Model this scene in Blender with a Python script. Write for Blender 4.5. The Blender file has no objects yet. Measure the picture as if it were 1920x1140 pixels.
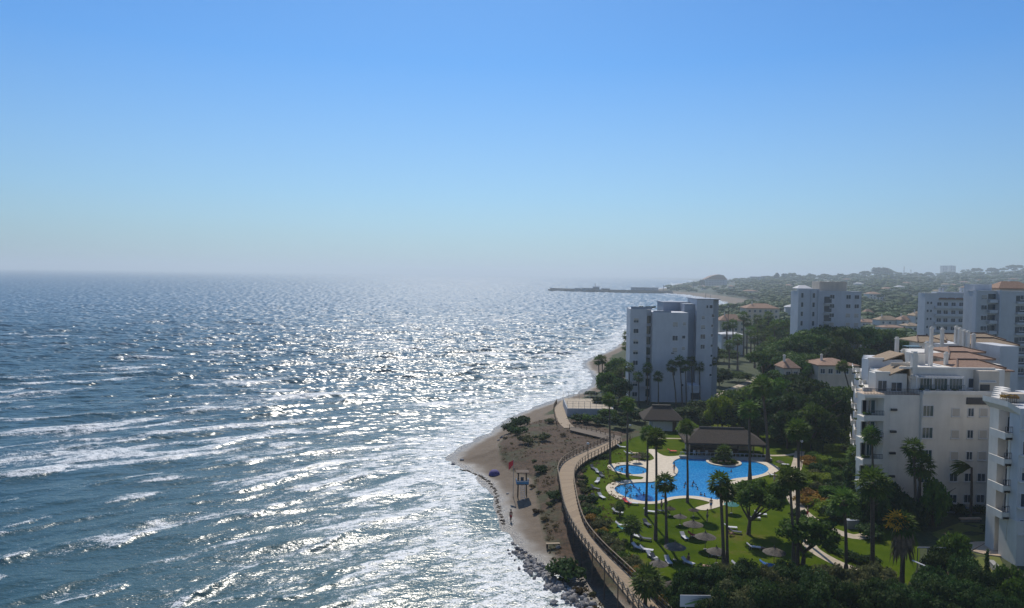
import bpy, bmesh, math, random
import numpy as np
from mathutils import Vector, Matrix, geometry
R = math.radians
random.seed(7); rng = np.random.default_rng(7)
S = bpy.context.scene
COL = S.collection

# ------------------------------------------------------------------ camera
FPX = 1387.0; CAMZ = 38.0; PITCH = math.atan(56.5/FPX); ROLL = math.atan(0.01346)
cd = bpy.data.cameras.new('camera'); cam = bpy.data.objects.new('camera', cd); COL.objects.link(cam)
cd.sensor_width = 36; cd.lens = 36*FPX/1920; cd.clip_end = 200000; cd.clip_start = 0.5
cF = Vector((0, math.cos(PITCH), -math.sin(PITCH))); U0 = Vector((0, math.sin(PITCH), math.cos(PITCH))); R0 = Vector((1, 0, 0))
cR = R0*math.cos(ROLL) + U0*math.sin(ROLL); cU = U0*math.cos(ROLL) - R0*math.sin(ROLL)
M = Matrix((cR, cU, -cF)).transposed().to_4x4(); M.translation = Vector((0, 0, CAMZ)); cam.matrix_world = M
S.camera = cam

# ------------------------------------------------------------------ sky, sun, exposure
SUN_EL, SUN_AZ = 47.0, -5.0            # azimuth from +Y towards +X
w = bpy.data.worlds.new('World'); S.world = w; w.use_nodes = True
nt = w.node_tree; nt.nodes.clear()
sky = nt.nodes.new('ShaderNodeTexSky'); sky.sky_type = 'NISHITA'; sky.sun_disc = False
sky.sun_elevation = R(SUN_EL); sky.sun_rotation = R(SUN_AZ); sky.air_density = 1.0; sky.dust_density = 0.35; sky.ozone_density = 2.2; sky.altitude = 0
hs = nt.nodes.new('ShaderNodeHueSaturation'); hs.inputs['Hue'].default_value = 0.508; hs.inputs['Saturation'].default_value = 1.08
bg = nt.nodes.new('ShaderNodeBackground'); bg.inputs[1].default_value = 0.135
ou = nt.nodes.new('ShaderNodeOutputWorld')
tint = nt.nodes.new('ShaderNodeMix'); tint.data_type = 'RGBA'; tint.blend_type = 'MULTIPLY'; tm = nt.nodes.new('ShaderNodeMapRange'); tm.inputs[1].default_value = -.15; tm.inputs[2].default_value = .45; tint.inputs[7].default_value = (.44, .81, 1.06, 1)
tcw = nt.nodes.new('ShaderNodeTexCoord'); sx = nt.nodes.new('ShaderNodeSeparateXYZ'); rp = nt.nodes.new('ShaderNodeValToRGB')   # pale marine air low in the sky
rp.color_ramp.elements[0].position = 0; rp.color_ramp.elements[0].color = (.9,)*3+(1,); rp.color_ramp.elements[1].position = .27; rp.color_ramp.elements[1].color = (0, 0, 0, 1)
e = rp.color_ramp.elements.new(.10); e.color = (.45,)*3+(1,)
low = nt.nodes.new('ShaderNodeMix'); low.data_type = 'RGBA'; low.inputs[7].default_value = (.56/.135, .73/.135, .90/.135, 1)
glow = nt.nodes.new('ShaderNodeMapRange'); glow.inputs[1].default_value = .55; glow.inputs[3].default_value = .5; glow.inputs[4].default_value = 1.0; dk = nt.nodes.new('ShaderNodeVectorMath'); dk.operation = 'SCALE'   # air scatters most towards the sun
dk.inputs[0].default_value = (.56/.135, .71/.135, .86/.135)
nt.links.new(sx.outputs[1], glow.inputs[0]); nt.links.new(glow.outputs[0], dk.inputs['Scale']); nt.links.new(sx.outputs[1], tm.inputs[0]); nt.links.new(tm.outputs[0], tint.inputs[0]); nt.links.new(dk.outputs[0], low.inputs[7])
nt.links.new(tcw.outputs['Generated'], sx.inputs[0]); nt.links.new(sx.outputs[2], rp.inputs[0]); nt.links.new(rp.outputs[0], low.inputs[0])
nt.links.new(sky.outputs[0], hs.inputs['Color']); nt.links.new(hs.outputs[0], tint.inputs[6]); nt.links.new(tint.outputs[2], low.inputs[6]); nt.links.new(low.outputs[2], bg.inputs[0]); nt.links.new(bg.outputs[0], ou.inputs[0])
sd = bpy.data.lights.new('sun', 'SUN'); sd.energy = 5.0; sd.angle = R(0.6); sd.color = (1.0, 0.93, 0.82)
sun = bpy.data.objects.new('sun', sd); COL.objects.link(sun); sun.location = (0, 0, 300)
sdir = Vector((math.sin(R(SUN_AZ))*math.cos(R(SUN_EL)), math.cos(R(SUN_AZ))*math.cos(R(SUN_EL)), math.sin(R(SUN_EL))))
sun.rotation_euler = sdir.to_track_quat('Z', 'Y').to_euler()
vs = S.view_settings; vs.view_transform = 'Standard'; vs.look = 'None'; vs.gamma = 1; vs.exposure = -0.35
S.render.engine = 'CYCLES'; cy = S.cycles
cy.max_bounces = 5; cy.diffuse_bounces = 2; cy.glossy_bounces = 3; cy.transparent_max_bounces = 6; cy.volume_bounces = 0; cy.transmission_bounces = 3
cy.caustics_reflective = False; cy.caustics_refractive = False; cy.use_denoising = True; cy.sample_clamp_indirect = 4

# ------------------------------------------------------------------ helpers
def proj(p):
    v = Vector(p) - Vector((0, 0, CAMZ)); d = v.dot(cF)
    return 960 + FPX*v.dot(cR)/d, 570 - FPX*v.dot(cU)/d
def ray(px, py):
    return cF + cR*((px-960)/FPX) - cU*((py-570)/FPX)
def P(px, py, z=3.0):                  # pixel -> point at height z
    r = ray(px, py); t = (z-CAMZ)/r.z
    return Vector((r.x*t, r.y*t, z))
def Q(px, D, z=3.0, py=None):          # pixel column at distance D (along Y), seen about 10 m above the ground
    r = ray(px, py or 513.5 + .01346*(px-960) + 28*FPX/D); t = D/r.y
    return Vector((r.x*t, D, z))
def HZ(px, py, D):                     # height seen at pixel row at distance D
    r = ray(px, py); return CAMZ + r.z*D/r.y

def tag(o, label=None, cat=None, group=None, kind=None):
    if label: o['label'] = label
    if cat: o['category'] = cat
    if group: o['group'] = group
    if kind: o['kind'] = kind
    return o
def empty(name, loc, rz=0, label=None, cat=None, group=None, sc=1):
    o = bpy.data.objects.new(name, None); COL.objects.link(o); o.location = loc; o.rotation_euler = (0, 0, rz)
    o.scale = (sc,)*3 if not hasattr(sc, '__len__') else sc
    o.empty_display_size = .3
    return tag(o, label, cat, group)
def link(name, me, parent=None, loc=(0, 0, 0), rz=0, sc=1, mat=None):
    o = bpy.data.objects.new(name, me); COL.objects.link(o); o.parent = parent; o.location = loc; o.rotation_euler = (0, 0, rz)
    o.scale = (sc,)*3 if not hasattr(sc, '__len__') else sc
    return o
def copy_tree(o, parent=None):
    c = o.copy(); COL.objects.link(c); c.parent = parent
    for ch in o.children: copy_tree(ch, c)
    return c
def np_mesh(name, verts, faces, mat=None, smooth=False, mats=None, mi=None):
    verts = np.asarray(verts, dtype=np.float32); faces = np.asarray(faces, dtype=np.int32); n = faces.shape[1]
    me = bpy.data.meshes.new(name); me.vertices.add(len(verts)); me.vertices.foreach_set('co', verts.ravel())
    me.loops.add(faces.size); me.loops.foreach_set('vertex_index', faces.ravel())
    me.polygons.add(len(faces)); me.polygons.foreach_set('loop_start', np.arange(len(faces), dtype=np.int32)*n)
    me.polygons.foreach_set('loop_total', np.full(len(faces), n, dtype=np.int32))
    if smooth: me.polygons.foreach_set('use_smooth', np.ones(len(faces), dtype=bool))
    for m in (mats or ([mat] if mat else [])): me.materials.append(m)
    if mi is not None: me.polygons.foreach_set('material_index', np.asarray(mi, dtype=np.int32))
    me.update(calc_edges=True); return me

class MB:                              # a mesh being built from simple solids
    def __init__(s): s.v = []; s.f = []; s.m = []
    def add(s, vs, fs, mi=0):
        b = len(s.v); s.v += [tuple(v) for v in vs]; s.f += [tuple(i+b for i in f) for f in fs]; s.m += [mi]*len(fs)
    def box(s, x0, x1, y0, y1, z0, z1, mi=0, rz=0, c=None):
        vs = [(x, y, z) for z in (z0, z1) for x, y in ((x0, y0), (x1, y0), (x1, y1), (x0, y1))]
        if rz:
            cx, cy_ = c if c else ((x0+x1)/2, (y0+y1)/2); ca, sa = math.cos(rz), math.sin(rz)
            vs = [(cx+(x-cx)*ca-(y-cy_)*sa, cy_+(x-cx)*sa+(y-cy_)*ca, z) for x, y, z in vs]
        s.add(vs, [(3, 2, 1, 0), (4, 5, 6, 7), (0, 1, 5, 4), (1, 2, 6, 5), (2, 3, 7, 6), (3, 0, 4, 7)], mi)
    def tube(s, pts, rad, n=6, mi=0, cap=True):
        pts = [Vector(p) for p in pts]; rads = rad if hasattr(rad, '__len__') else [rad]*len(pts); rings = []
        for i, p in enumerate(pts):
            d = (pts[min(i+1, len(pts)-1)] - pts[max(i-1, 0)]).normalized()
            a = d.cross(Vector((0, 0, 1))); a = a.normalized() if a.length > .02 else Vector((1, 0, 0)); b = d.cross(a).normalized()
            rings += [p + (a*math.cos(2*math.pi*k/n) + b*math.sin(2*math.pi*k/n))*rads[i] for k in range(n)]
        fs = [(i*n+k, i*n+(k+1) % n, (i+1)*n+(k+1) % n, (i+1)*n+k) for i in range(len(pts)-1) for k in range(n)]
        if cap: fs += [tuple(range(n)), tuple(range((len(pts)-1)*n, len(pts)*n))]
        s.add(rings, fs, mi)
    def lathe(s, prof, n=10, mi=0, c=(0, 0)):
        rings = [(c[0]+r*math.cos(2*math.pi*k/n), c[1]+r*math.sin(2*math.pi*k/n), z) for r, z in prof for k in range(n)]
        s.add(rings, [(i*n+k, i*n+(k+1) % n, (i+1)*n+(k+1) % n, (i+1)*n+k) for i in range(len(prof)-1) for k in range(n)], mi)
    def mesh(s, name, mats, smooth=False):
        me = bpy.data.meshes.new(name); me.from_pydata(s.v, [], s.f)
        for m in (mats if isinstance(mats, (list, tuple)) else [mats]): me.materials.append(m)
        me.polygons.foreach_set('material_index', s.m)
        if smooth: me.polygons.foreach_set('use_smooth', [True]*len(s.f))
        me.update(); return me
    def build(s, name, mats, parent=None, loc=(0, 0, 0), rz=0, smooth=False, sc=1):
        return link(name, s.mesh(name, mats, smooth), parent, loc, rz, sc)

def flat(name, loops, z, mat, th=0, parent=None, kind=None):
    """flat sheet (with holes) from world-space loops of (x,y); th > 0 gives it thickness downwards"""
    L = [[Vector((p[0], p[1], 0)) for p in lp] for lp in loops]
    tris = geometry.tessellate_polygon(L); vs = [v for lp in L for v in lp]
    v = [(a.x, a.y, z) for a in vs]; f = []
    for t in tris:
        a, b, c = (vs[i] for i in t); f.append(tuple(t) if (b-a).cross(c-a).z > 0 else (t[0], t[2], t[1]))
    if th:
        n0 = len(v); v += [(a.x, a.y, z-th) for a in vs]; k = 0
        for lp in L:
            for i in range(len(lp)):
                j = (i+1) % len(lp); f.append((k+i, k+j, n0+k+j, n0+k+i))
            k += len(lp)
    me = bpy.data.meshes.new(name); me.from_pydata(v, [], f); me.materials.append(mat); me.update()
    o = link(name, me, parent)
    if kind: o['kind'] = kind
    return o
def smooth_loop(pts, n=4, closed=True):      # Catmull-Rom
    pts = [np.array(p[:2], dtype=float) for p in pts]; out = []; N = len(pts)
    rg = range(N if closed else N-1)
    for i in rg:
        if closed: a, b, c, d = pts[(i-1) % N], pts[i], pts[(i+1) % N], pts[(i+2) % N]
        else: a, b, c, d = pts[max(i-1, 0)], pts[i], pts[i+1], pts[min(i+2, N-1)]
        for k in range(n):
            t = k/n; out.append(.5*((2*b) + (-a+c)*t + (2*a-5*b+4*c-d)*t*t + (-a+3*b-3*c+d)*t**3))
    if not closed: out.append(pts[-1])
    return out
def fade(t): return t*t*t*(t*(t*6-15)+10)
PERM = rng.permutation(4096); GR = np.stack([np.cos(np.linspace(0, 2*np.pi, 256, endpoint=False)), np.sin(np.linspace(0, 2*np.pi, 256, endpoint=False))], 1)
def noise(x, y, s=0):                   # gradient noise, about -0.7..0.7
    x = np.asarray(x, dtype=float) + 31.7*s; y = np.asarray(y, dtype=float) + 17.3*s
    xi = np.floor(x).astype(np.int64); yi = np.floor(y).astype(np.int64); xf = x-xi; yf = y-yi; u, v = fade(xf), fade(yf)
    def g(i, j):
        h = PERM[(PERM[(i+s*77) & 4095] + j) & 4095] & 255; return GR[h, 0], GR[h, 1]
    def dot(i, j, a, b):
        gx, gy = g(i, j); return gx*a + gy*b
    n00 = dot(xi, yi, xf, yf); n10 = dot(xi+1, yi, xf-1, yf); n01 = dot(xi, yi+1, xf, yf-1); n11 = dot(xi+1, yi+1, xf-1, yf-1)
    return (n00*(1-u)+n10*u)*(1-v) + (n01*(1-u)+n11*u)*v
def fbm(x, y, s=0, o=4):
    r = 0; a = 1; f = 1
    for k in range(o): r = r + a*noise(x*f, y*f, s+k); a *= .5; f *= 2.03
    return r
def sstep(a, b, x): t = np.clip((x-a)/(b-a), 0, 1); return t*t*(3-2*t)
def seg_dist(X, Y, pts):                # distance to a polyline
    d = np.full(np.shape(X), 1e9)
    for (ax, ay), (bx, by) in zip(pts[:-1], pts[1:]):
        vx, vy = bx-ax, by-ay; L = vx*vx+vy*vy + 1e-9
        t = np.clip(((X-ax)*vx+(Y-ay)*vy)/L, 0, 1); d = np.minimum(d, np.hypot(X-ax-t*vx, Y-ay-t*vy))
    return d
def inside(X, Y, poly):
    r = np.zeros(np.shape(X), dtype=bool); n = len(poly)
    for i in range(n):
        (x1, y1), (x2, y2) = poly[i], poly[(i+1) % n]
        if y1 == y2: continue
        c = ((y1 > Y) != (y2 > Y)) & (X < (x2-x1)*(Y-y1)/(y2-y1)+x1); r ^= c
    return r

# ------------------------------------------------------------------ materials
class NT:
    def __init__(s, name):
        s.m = bpy.data.materials.new(name); s.m.use_nodes = True; s.t = s.m.node_tree; s.b = s.t.nodes['Principled BSDF']; s.out = s.t.nodes['Material Output']; s._c = None
    def n(s, typ, **kw):
        nd = s.t.nodes.new('ShaderNode'+typ)
        for k, v in kw.items():
            if k.startswith('_'): nd.inputs[int(k[1:])].default_value = v
            else: setattr(nd, k, v)
        return nd
    def L(s, a, b): s.t.links.new(a.outputs[0] if hasattr(a, 'outputs') else a, b)
    def co(s, sc=(1, 1, 1), rz=0, kind='Object'):
        tc = s.n('TexCoord'); mp = s.n('Mapping'); mp.inputs['Scale'].default_value = sc; mp.inputs['Rotation'].default_value = (0, 0, rz)
        s.L(tc.outputs[kind], mp.inputs[0]); return mp
    def noise(s, scale, detail=3, rough=.55, sc=(1, 1, 1), rz=0, src=None):
        nd = s.n('TexNoise'); nd.inputs['Scale'].default_value = scale; nd.inputs['Detail'].default_value = detail; nd.inputs['Roughness'].default_value = rough
        s.L(src or s.co(sc, rz), nd.inputs['Vector']); return nd.outputs[0]
    def ramp(s, fac, stops, interp='LINEAR'):
        nd = s.n('ValToRGB'); cr = nd.color_ramp; cr.interpolation = interp
        while len(cr.elements) < len(stops): cr.elements.new(.5)
        for e, (p, c) in zip(cr.elements, stops): e.position = p; e.color = (*c, 1) if hasattr(c, '__len__') else (c, c, c, 1)
        s.L(fac, nd.inputs[0]); return nd.outputs[0]
    def mix(s, f, a, b, mode='MIX'):
        nd = s.n('Mix', data_type='RGBA', blend_type=mode)
        for v, i in ((f, 0), (a, 6), (b, 7)):
            if hasattr(v, 'is_linked'): s.L(v, nd.inputs[i])
            elif i: nd.inputs[i].default_value = (*v, 1)
            else: nd.inputs[i].default_value = v
        return nd.outputs[2]
    def math(s, op, a, b=0, clamp=False):
        nd = s.n('Math', operation=op, use_clamp=clamp)
        for v, i in ((a, 0), (b, 1)):
            if hasattr(v, 'is_linked'): s.L(v, nd.inputs[i])
            else: nd.inputs[i].default_value = v
        return nd.outputs[0]
    def attr(s, name): return s.n('Attribute', attribute_name=name).outputs['Fac']
    def bump(s, h, st=.3, dist=1.0, nrm=None):
        nd = s.n('Bump'); nd.inputs['Strength'].default_value = st; nd.inputs['Distance'].default_value = dist; s.L(h, nd.inputs['Height'])
        if nrm: s.L(nrm, nd.inputs['Normal'])
        return nd.outputs[0]
    def set(s, col=None, rough=None, nrm=None, spec=None, metal=None):
        for v, k in ((col, 'Base Color'), (rough, 'Roughness'), (nrm, 'Normal'), (spec, 'Specular IOR Level'), (metal, 'Metallic')):
            if v is None: continue
            if hasattr(v, 'is_linked'): s.L(v, s.b.inputs[k])
            elif k == 'Base Color': s.b.inputs[k].default_value = (*v, 1)
            else: s.b.inputs[k].default_value = v
        return s.m
def mottled(name, c1, c2, scale=1.0, rough=.7, bump=.0, sc=(1, 1, 1), spec=.3, detail=4, rnd=0):
    t = NT(name); n1 = t.noise(scale, detail, .6, sc); c = t.ramp(n1, [(.3, c1), (.7, c2)])
    if rnd:
        oi = t.n('ObjectInfo'); v = t.math('MULTIPLY_ADD', oi.outputs['Random'], rnd); t.t.nodes[-1].inputs[2].default_value = 1-rnd/2
        h = t.n('HueSaturation'); t.L(v, h.inputs['Value']); t.L(c, h.inputs['Color']); c = h.outputs[0]
    return t.set(c, rough, t.bump(n1, bump, .1) if bump else None, spec)
# ------------------------------------------------------------------ coastline (world metres, z = 0)
cpx = [(1130,1140),(1095,1122),(1060,1098),(1010,1060),(978,1044),(962,1030),(944,1002),(930,965),(917,935),(905,912),(888,893),(862,877),(840,868),(838,857),(862,838),(905,815),(935,795),(975,772),(1050,746),(1088,733),(1112,716),(1108,702),(1092,688),(1096,676),(1125,664),(1150,652),(1172,640)]
coast = [P(x, y, 0)[:2] for x, y in cpx]
coast = [(60, 20), (42, 45)] + [tuple(p) for p in smooth_loop(coast, 3, False)] + \
        [(66, 440), (95, 560), (150, 700), (215, 820), (293, 960), (330, 1150), (345, 1300), (362, 1500), (352, 1620), (336, 1730), (345, 1900), (520, 2400), (800, 3600), (1250, 5000), (1900, 8000), (3000, 40000)]
land_poly = coast + [(40000, 40000), (40000, 20)]

# hill crest heights: crest row in the picture -> metres, at its own distance
crest = [(1180, 551, 1900), (1240, 538, 2000), (1300, 529, 2150), (1345, 524.5, 2300), (1400, 521.5, 2400), (1440, 519.5, 2400), (1480, 518.5, 2400), (1560, 519, 2500), (1620, 515, 2600), (1650, 510, 2600), (1700, 512, 2600), (1760, 513, 2800), (1800, 508, 2800), (1860, 507, 2800), (1930, 502, 2800), (2400, 495, 2800), (3200, 490, 2800)]
caz = np.array([math.atan2(Q(c[0], 1000).x, 1000) for c in crest]); cD = np.array([c[2] for c in crest], float)
cH = np.array([max(1.5, HZ(*c)-(9 if c[0] < 1420 else 5)) for c in crest])
def ground_h(X, Y, d=None):
    X = np.asarray(X, float); Y = np.asarray(Y, float)
    if d is None:
        d = seg_dist(X, Y, coast); d = np.where(inside(X, Y, land_poly), d, -d)
    z = np.where(d > 0, 3.0*sstep(0, 15, d)*.62 + 3.0*.38*sstep(4, 15, d), d*.09)
    z = np.where(z < -4, -4, z)
    az = np.arctan2(X, np.maximum(Y, 1)); D = np.maximum(Y, 1)
    h = np.interp(az, caz, cH); dd = np.interp(az, caz, cD)
    t = np.clip((D-300)/(dd-300), 0, 1); rise = t**1.6
    z2 = 3 + (h-7)*rise + sstep(.25, 1, t)*fbm(X/230, Y/230, 3, 4)*12*np.minimum(1, h/70) - 10*sstep(dd+50, dd*1.7, D)*np.minimum(1, h/40)
    z2 = np.maximum(z2, 2.5)
    k = sstep(15, 160, d)*sstep(250, 420, D)
    return np.where(d > 0, z*(1-k) + z2*k, z)
def gh(x, y): return float(ground_h(np.array([x]), np.array([y]))[0])

# ------------------------------------------------------------------ polygons of the garden (world)
def PL(pts, z=3.0): return [tuple(P(x, y, z)[:2]) for x, y in pts]
pool_px = [(1278,859),(1310,857.5),(1352,858),(1392,861),(1420,867),(1437,874),(1441,881),(1430,889),(1403,894.5),(1371,899),(1366,910),(1362,925),(1356,934),(1344,937),(1328,934.5),(1309,931),(1282,930),(1257,932.5),(1240,938),(1223,941),(1198,939),(1175,932.5),(1158,924),(1152,917),(1158,911),(1173,907),(1198,904.5),(1222,904),(1240,900),(1258,896),(1268,890),(1271.5,882),(1267,875),(1261,870),(1265,863.5)]
deck_px = [(1136,916),(1140,909),(1150,904.5),(1168,901.5),(1190,899.5),(1203,899),(1206,895),(1191,893),(1168,889.5),(1149,883),(1139,876.5),(1143,871),(1160,868),(1178,866.5),(1191,863),(1213,864),(1226,861),(1222,853),(1212,844),(1227,843),(1235,850),(1252,856),(1285,854),(1330,854.5),(1385,857.5),(1424,863.5),(1447,870),(1462,879.5),(1452,887),(1428,894.5),(1405,900),(1386,904),(1376,914),(1376,928),(1373,939),(1352,949.5),(1322,957),(1304,953.5),(1312,949.5),(1331,943.5),(1318,938.5),(1290,934.5),(1263,936.5),(1243,943),(1217,945.5),(1188,943),(1163,936.5),(1144,928)]
pool = [tuple(p) for p in smooth_loop(PL(pool_px), 3)]
deck = [tuple(p) for p in smooth_loop(PL(deck_px), 3)]
ic = P(1357, 866.5); kc = P(1183, 880.5)
def ring(c, rx, ry, n=36): return [(c.x+rx*math.cos(2*math.pi*k/n), c.y+ry*math.sin(2*math.pi*k/n)) for k in range(n)]
kpool = ring(kc, 2.95, 3.3)
isl_o, isl_i = ring(ic, 3.25, 3.1), ring(ic, 2.75, 2.6)
lawn_px = [(1200,817),(1170,828),(1135,842),(1108,856),(1094,878),(1098,910),(1108,945),(1125,975),(1160,1022),(1205,1072),(1250,1118),(1290,1150),(1660,1160),(1700,1100),(1725,1040),(1700,985),(1620,960),(1585,925),(1592,860),(1590,800),(1500,793),(1400,790),(1330,793),(1275,803),(1240,812)]
lawn = [tuple(p) for p in smooth_loop(PL(lawn_px), 3)]
# boardwalk edges
bl_px = [(1222,1168),(1195,1140),(1140,1074),(1100,1026),(1078,996),(1062,965),(1054,935),(1049,905),(1046,885),(1056,866),(1080,852),(1112,838),(1150,822)]
br_px = [(1270,1168),(1240,1140),(1185,1083),(1130,1030),(1098,990),(1085,955),(1079,925),(1076,903),(1078,886),(1088,872),(1104,861),(1130,848),(1163,829)]
BZ = 3.75
bl = [tuple(p) for p in smooth_loop(PL(bl_px, BZ), 4, False)]; br = [tuple(p) for p in smooth_loop(PL(br_px, BZ), 4, False)]
# scrub region west of the boardwalk
scrub_px = [(1180,1140),(1120,1096),(1085,1075),(1055,1055),(1030,1010),(1018,975),(1008,930),(1000,890),(960,872),(938,855),(935,830),(955,800),(1000,790),(1100,792),(1150,815),(1200,815),(1280,1140)]
scrub = PL(scrub_px, 2.2)

# ------------------------------------------------------------------ water, land grids (finer where nearer)
def polar(az0, az1, na, rows, extra_az=()):
    az = np.concatenate([np.linspace(R(az0), R(az1), na)])
    A, Dd = np.meshgrid(az, rows); X = np.tan(A)*Dd; Y = Dd
    i = np.arange(len(rows)-1)[:, None]*na + np.arange(na-1)[None, :]
    F = np.stack([i, i+1, i+1+na, i+na], -1).reshape(-1, 4)
    return X.ravel(), Y.ravel(), F
HF = CAMZ*FPX
def build_land():
    k = np.concatenate([np.arange(2, 60, 1.0), np.arange(60, 900, 1.6)])
    rows = np.unique(np.concatenate([HF/k, [40000.0]]))
    X, Y, F = polar(-8, 52, 620, rows)
    d = seg_dist(X, Y, coast); d = np.where(inside(X, Y, land_poly), d, -d)
    z = ground_h(X, Y, d)
    near = Y < 400
    ins = inside(X, Y, lawn); pd = seg_dist(X, Y, lawn+[lawn[0]])
    garden = ins | (pd < 1)
    z = np.where(near & ins, 2.96, z)
    fl = near & (d > 13) & ~ins
    z = np.where(fl, np.minimum(z, 2.98), z)
    pin = inside(X, Y, pool) | inside(X, Y, kpool)
    z = np.where(pin & ~inside(X, Y, isl_i), 1.6, z)
    rough = near & (d > 2) & ~garden & (d < 60)
    z = z + np.where(rough, .16*fbm(X/2.2, Y/2.2, 5, 4)*sstep(2, 6, d), 0)
    bwd = seg_dist(X, Y, [((a[0]+b[0])/2, (a[1]+b[1])/2) for a, b in zip(bl, br)])
    z = np.where(bwd < 2.4, np.minimum(z, BZ-.75), z)
    sc = inside(X, Y, scrub).astype(float); sdist = seg_dist(X, Y, scrub+[scrub[0]])
    sm = np.where(sc > 0, sstep(-1, 1.2, sdist), 1-sstep(-1.2, 1.2, sdist)*1.0); sm = np.where(sc > 0, .5+.5*sstep(0, 1.2, sdist), .5-.5*sstep(0, 1.2, sdist))
    sand = (1-sstep(14, 20, d + 2.5*fbm(X/6, Y/6, 9, 3)))
    sand = np.where(Y > 185, 1-sstep(9, 14, d+2*fbm(X/6, Y/6, 9, 3)), sand); sand = np.where(Y > 500, 1-sstep(25, 45, d), sand)
    keep = (d > -14) | (Y > 1500)
    kf = keep[F].any(1); F = F[kf]
    used = np.zeros(len(X), bool); used[F.ravel()] = True; idx = np.cumsum(used)-1
    me = np_mesh('ground', np.stack([X, Y, z], 1)[used], idx[F], mat=M_ground, smooth=True)
    wet = 1 - sstep(1.2, 4.6, d + 1.2*fbm(X/4, Y/4, 12, 3)); wet = np.where(Y > 400, 0, wet)
    for nm, a in (('sand', sand), ('scrub', sm*near), ('wet', wet), ('near', near.astype(float))):
        at = me.attributes.new(nm, 'FLOAT', 'POINT'); at.data.foreach_set('value', a[used].astype(np.float32))
    return tag(link('ground', me), 'coastal ground of beach sand, brown scrub, garden soil and far hills', 'ground', kind='structure')

# foam streaks read off the photograph: ends of each breaker, width (m), strength
BRK = [((30,790),(400,764),3.2,1),((400,770),(620,742),2.5,.8),((0,862),(330,812),5,.75),((0,905),(120,880),6,.55),((100,862),(300,838),7,.62),((150,915),(310,888),2.2,.9),((390,845),(480,818),2.6,.8),((370,873),(600,838),2.2,.85),((420,930),(640,868),2.6,.95),((210,1030),(340,985),4.5,.8),((280,990),(470,960),4.0,.8),((450,972),(580,935),2.0,.9),((560,925),(760,880),2.4,.9),((0,1060),(76,1036),2.2,1),((110,1140),(250,1096),4,.9),((320,1140),(480,1060),3,.95),((460,1070),(700,985),3.2,.95),((600,1010),(850,940),2.6,.8),((500,1130),(690,1090),2.2,.8),((680,850),(840,805),2.5,.7),((620,760),(800,715),6,.8),((700,790),(960,740),4,.6),((480,715),(640,695),2.5,.8),((560,700),(760,680),3,.55),((380,720),(470,708),2,.8),((0,945),(40,935),1.6,.8),((150,975),(260,950),2.5,.35),((0,990),(100,968),1.8,.8),((640,905),(840,845),4,.7),((300,800),(480,792),3,.5),((240,662),(300,655),2,.6),((270,750),(330,740),1.4,.9),((850,700),(1080,655),6,.5),((780,745),(1030,700),5,.55),((900,650),(1130,622),6,.4),((580,1075),(760,1050),2.4,.75),((150,770),(260,762),5,.35),((380,1140),(560,1095),2,.7)]
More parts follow.
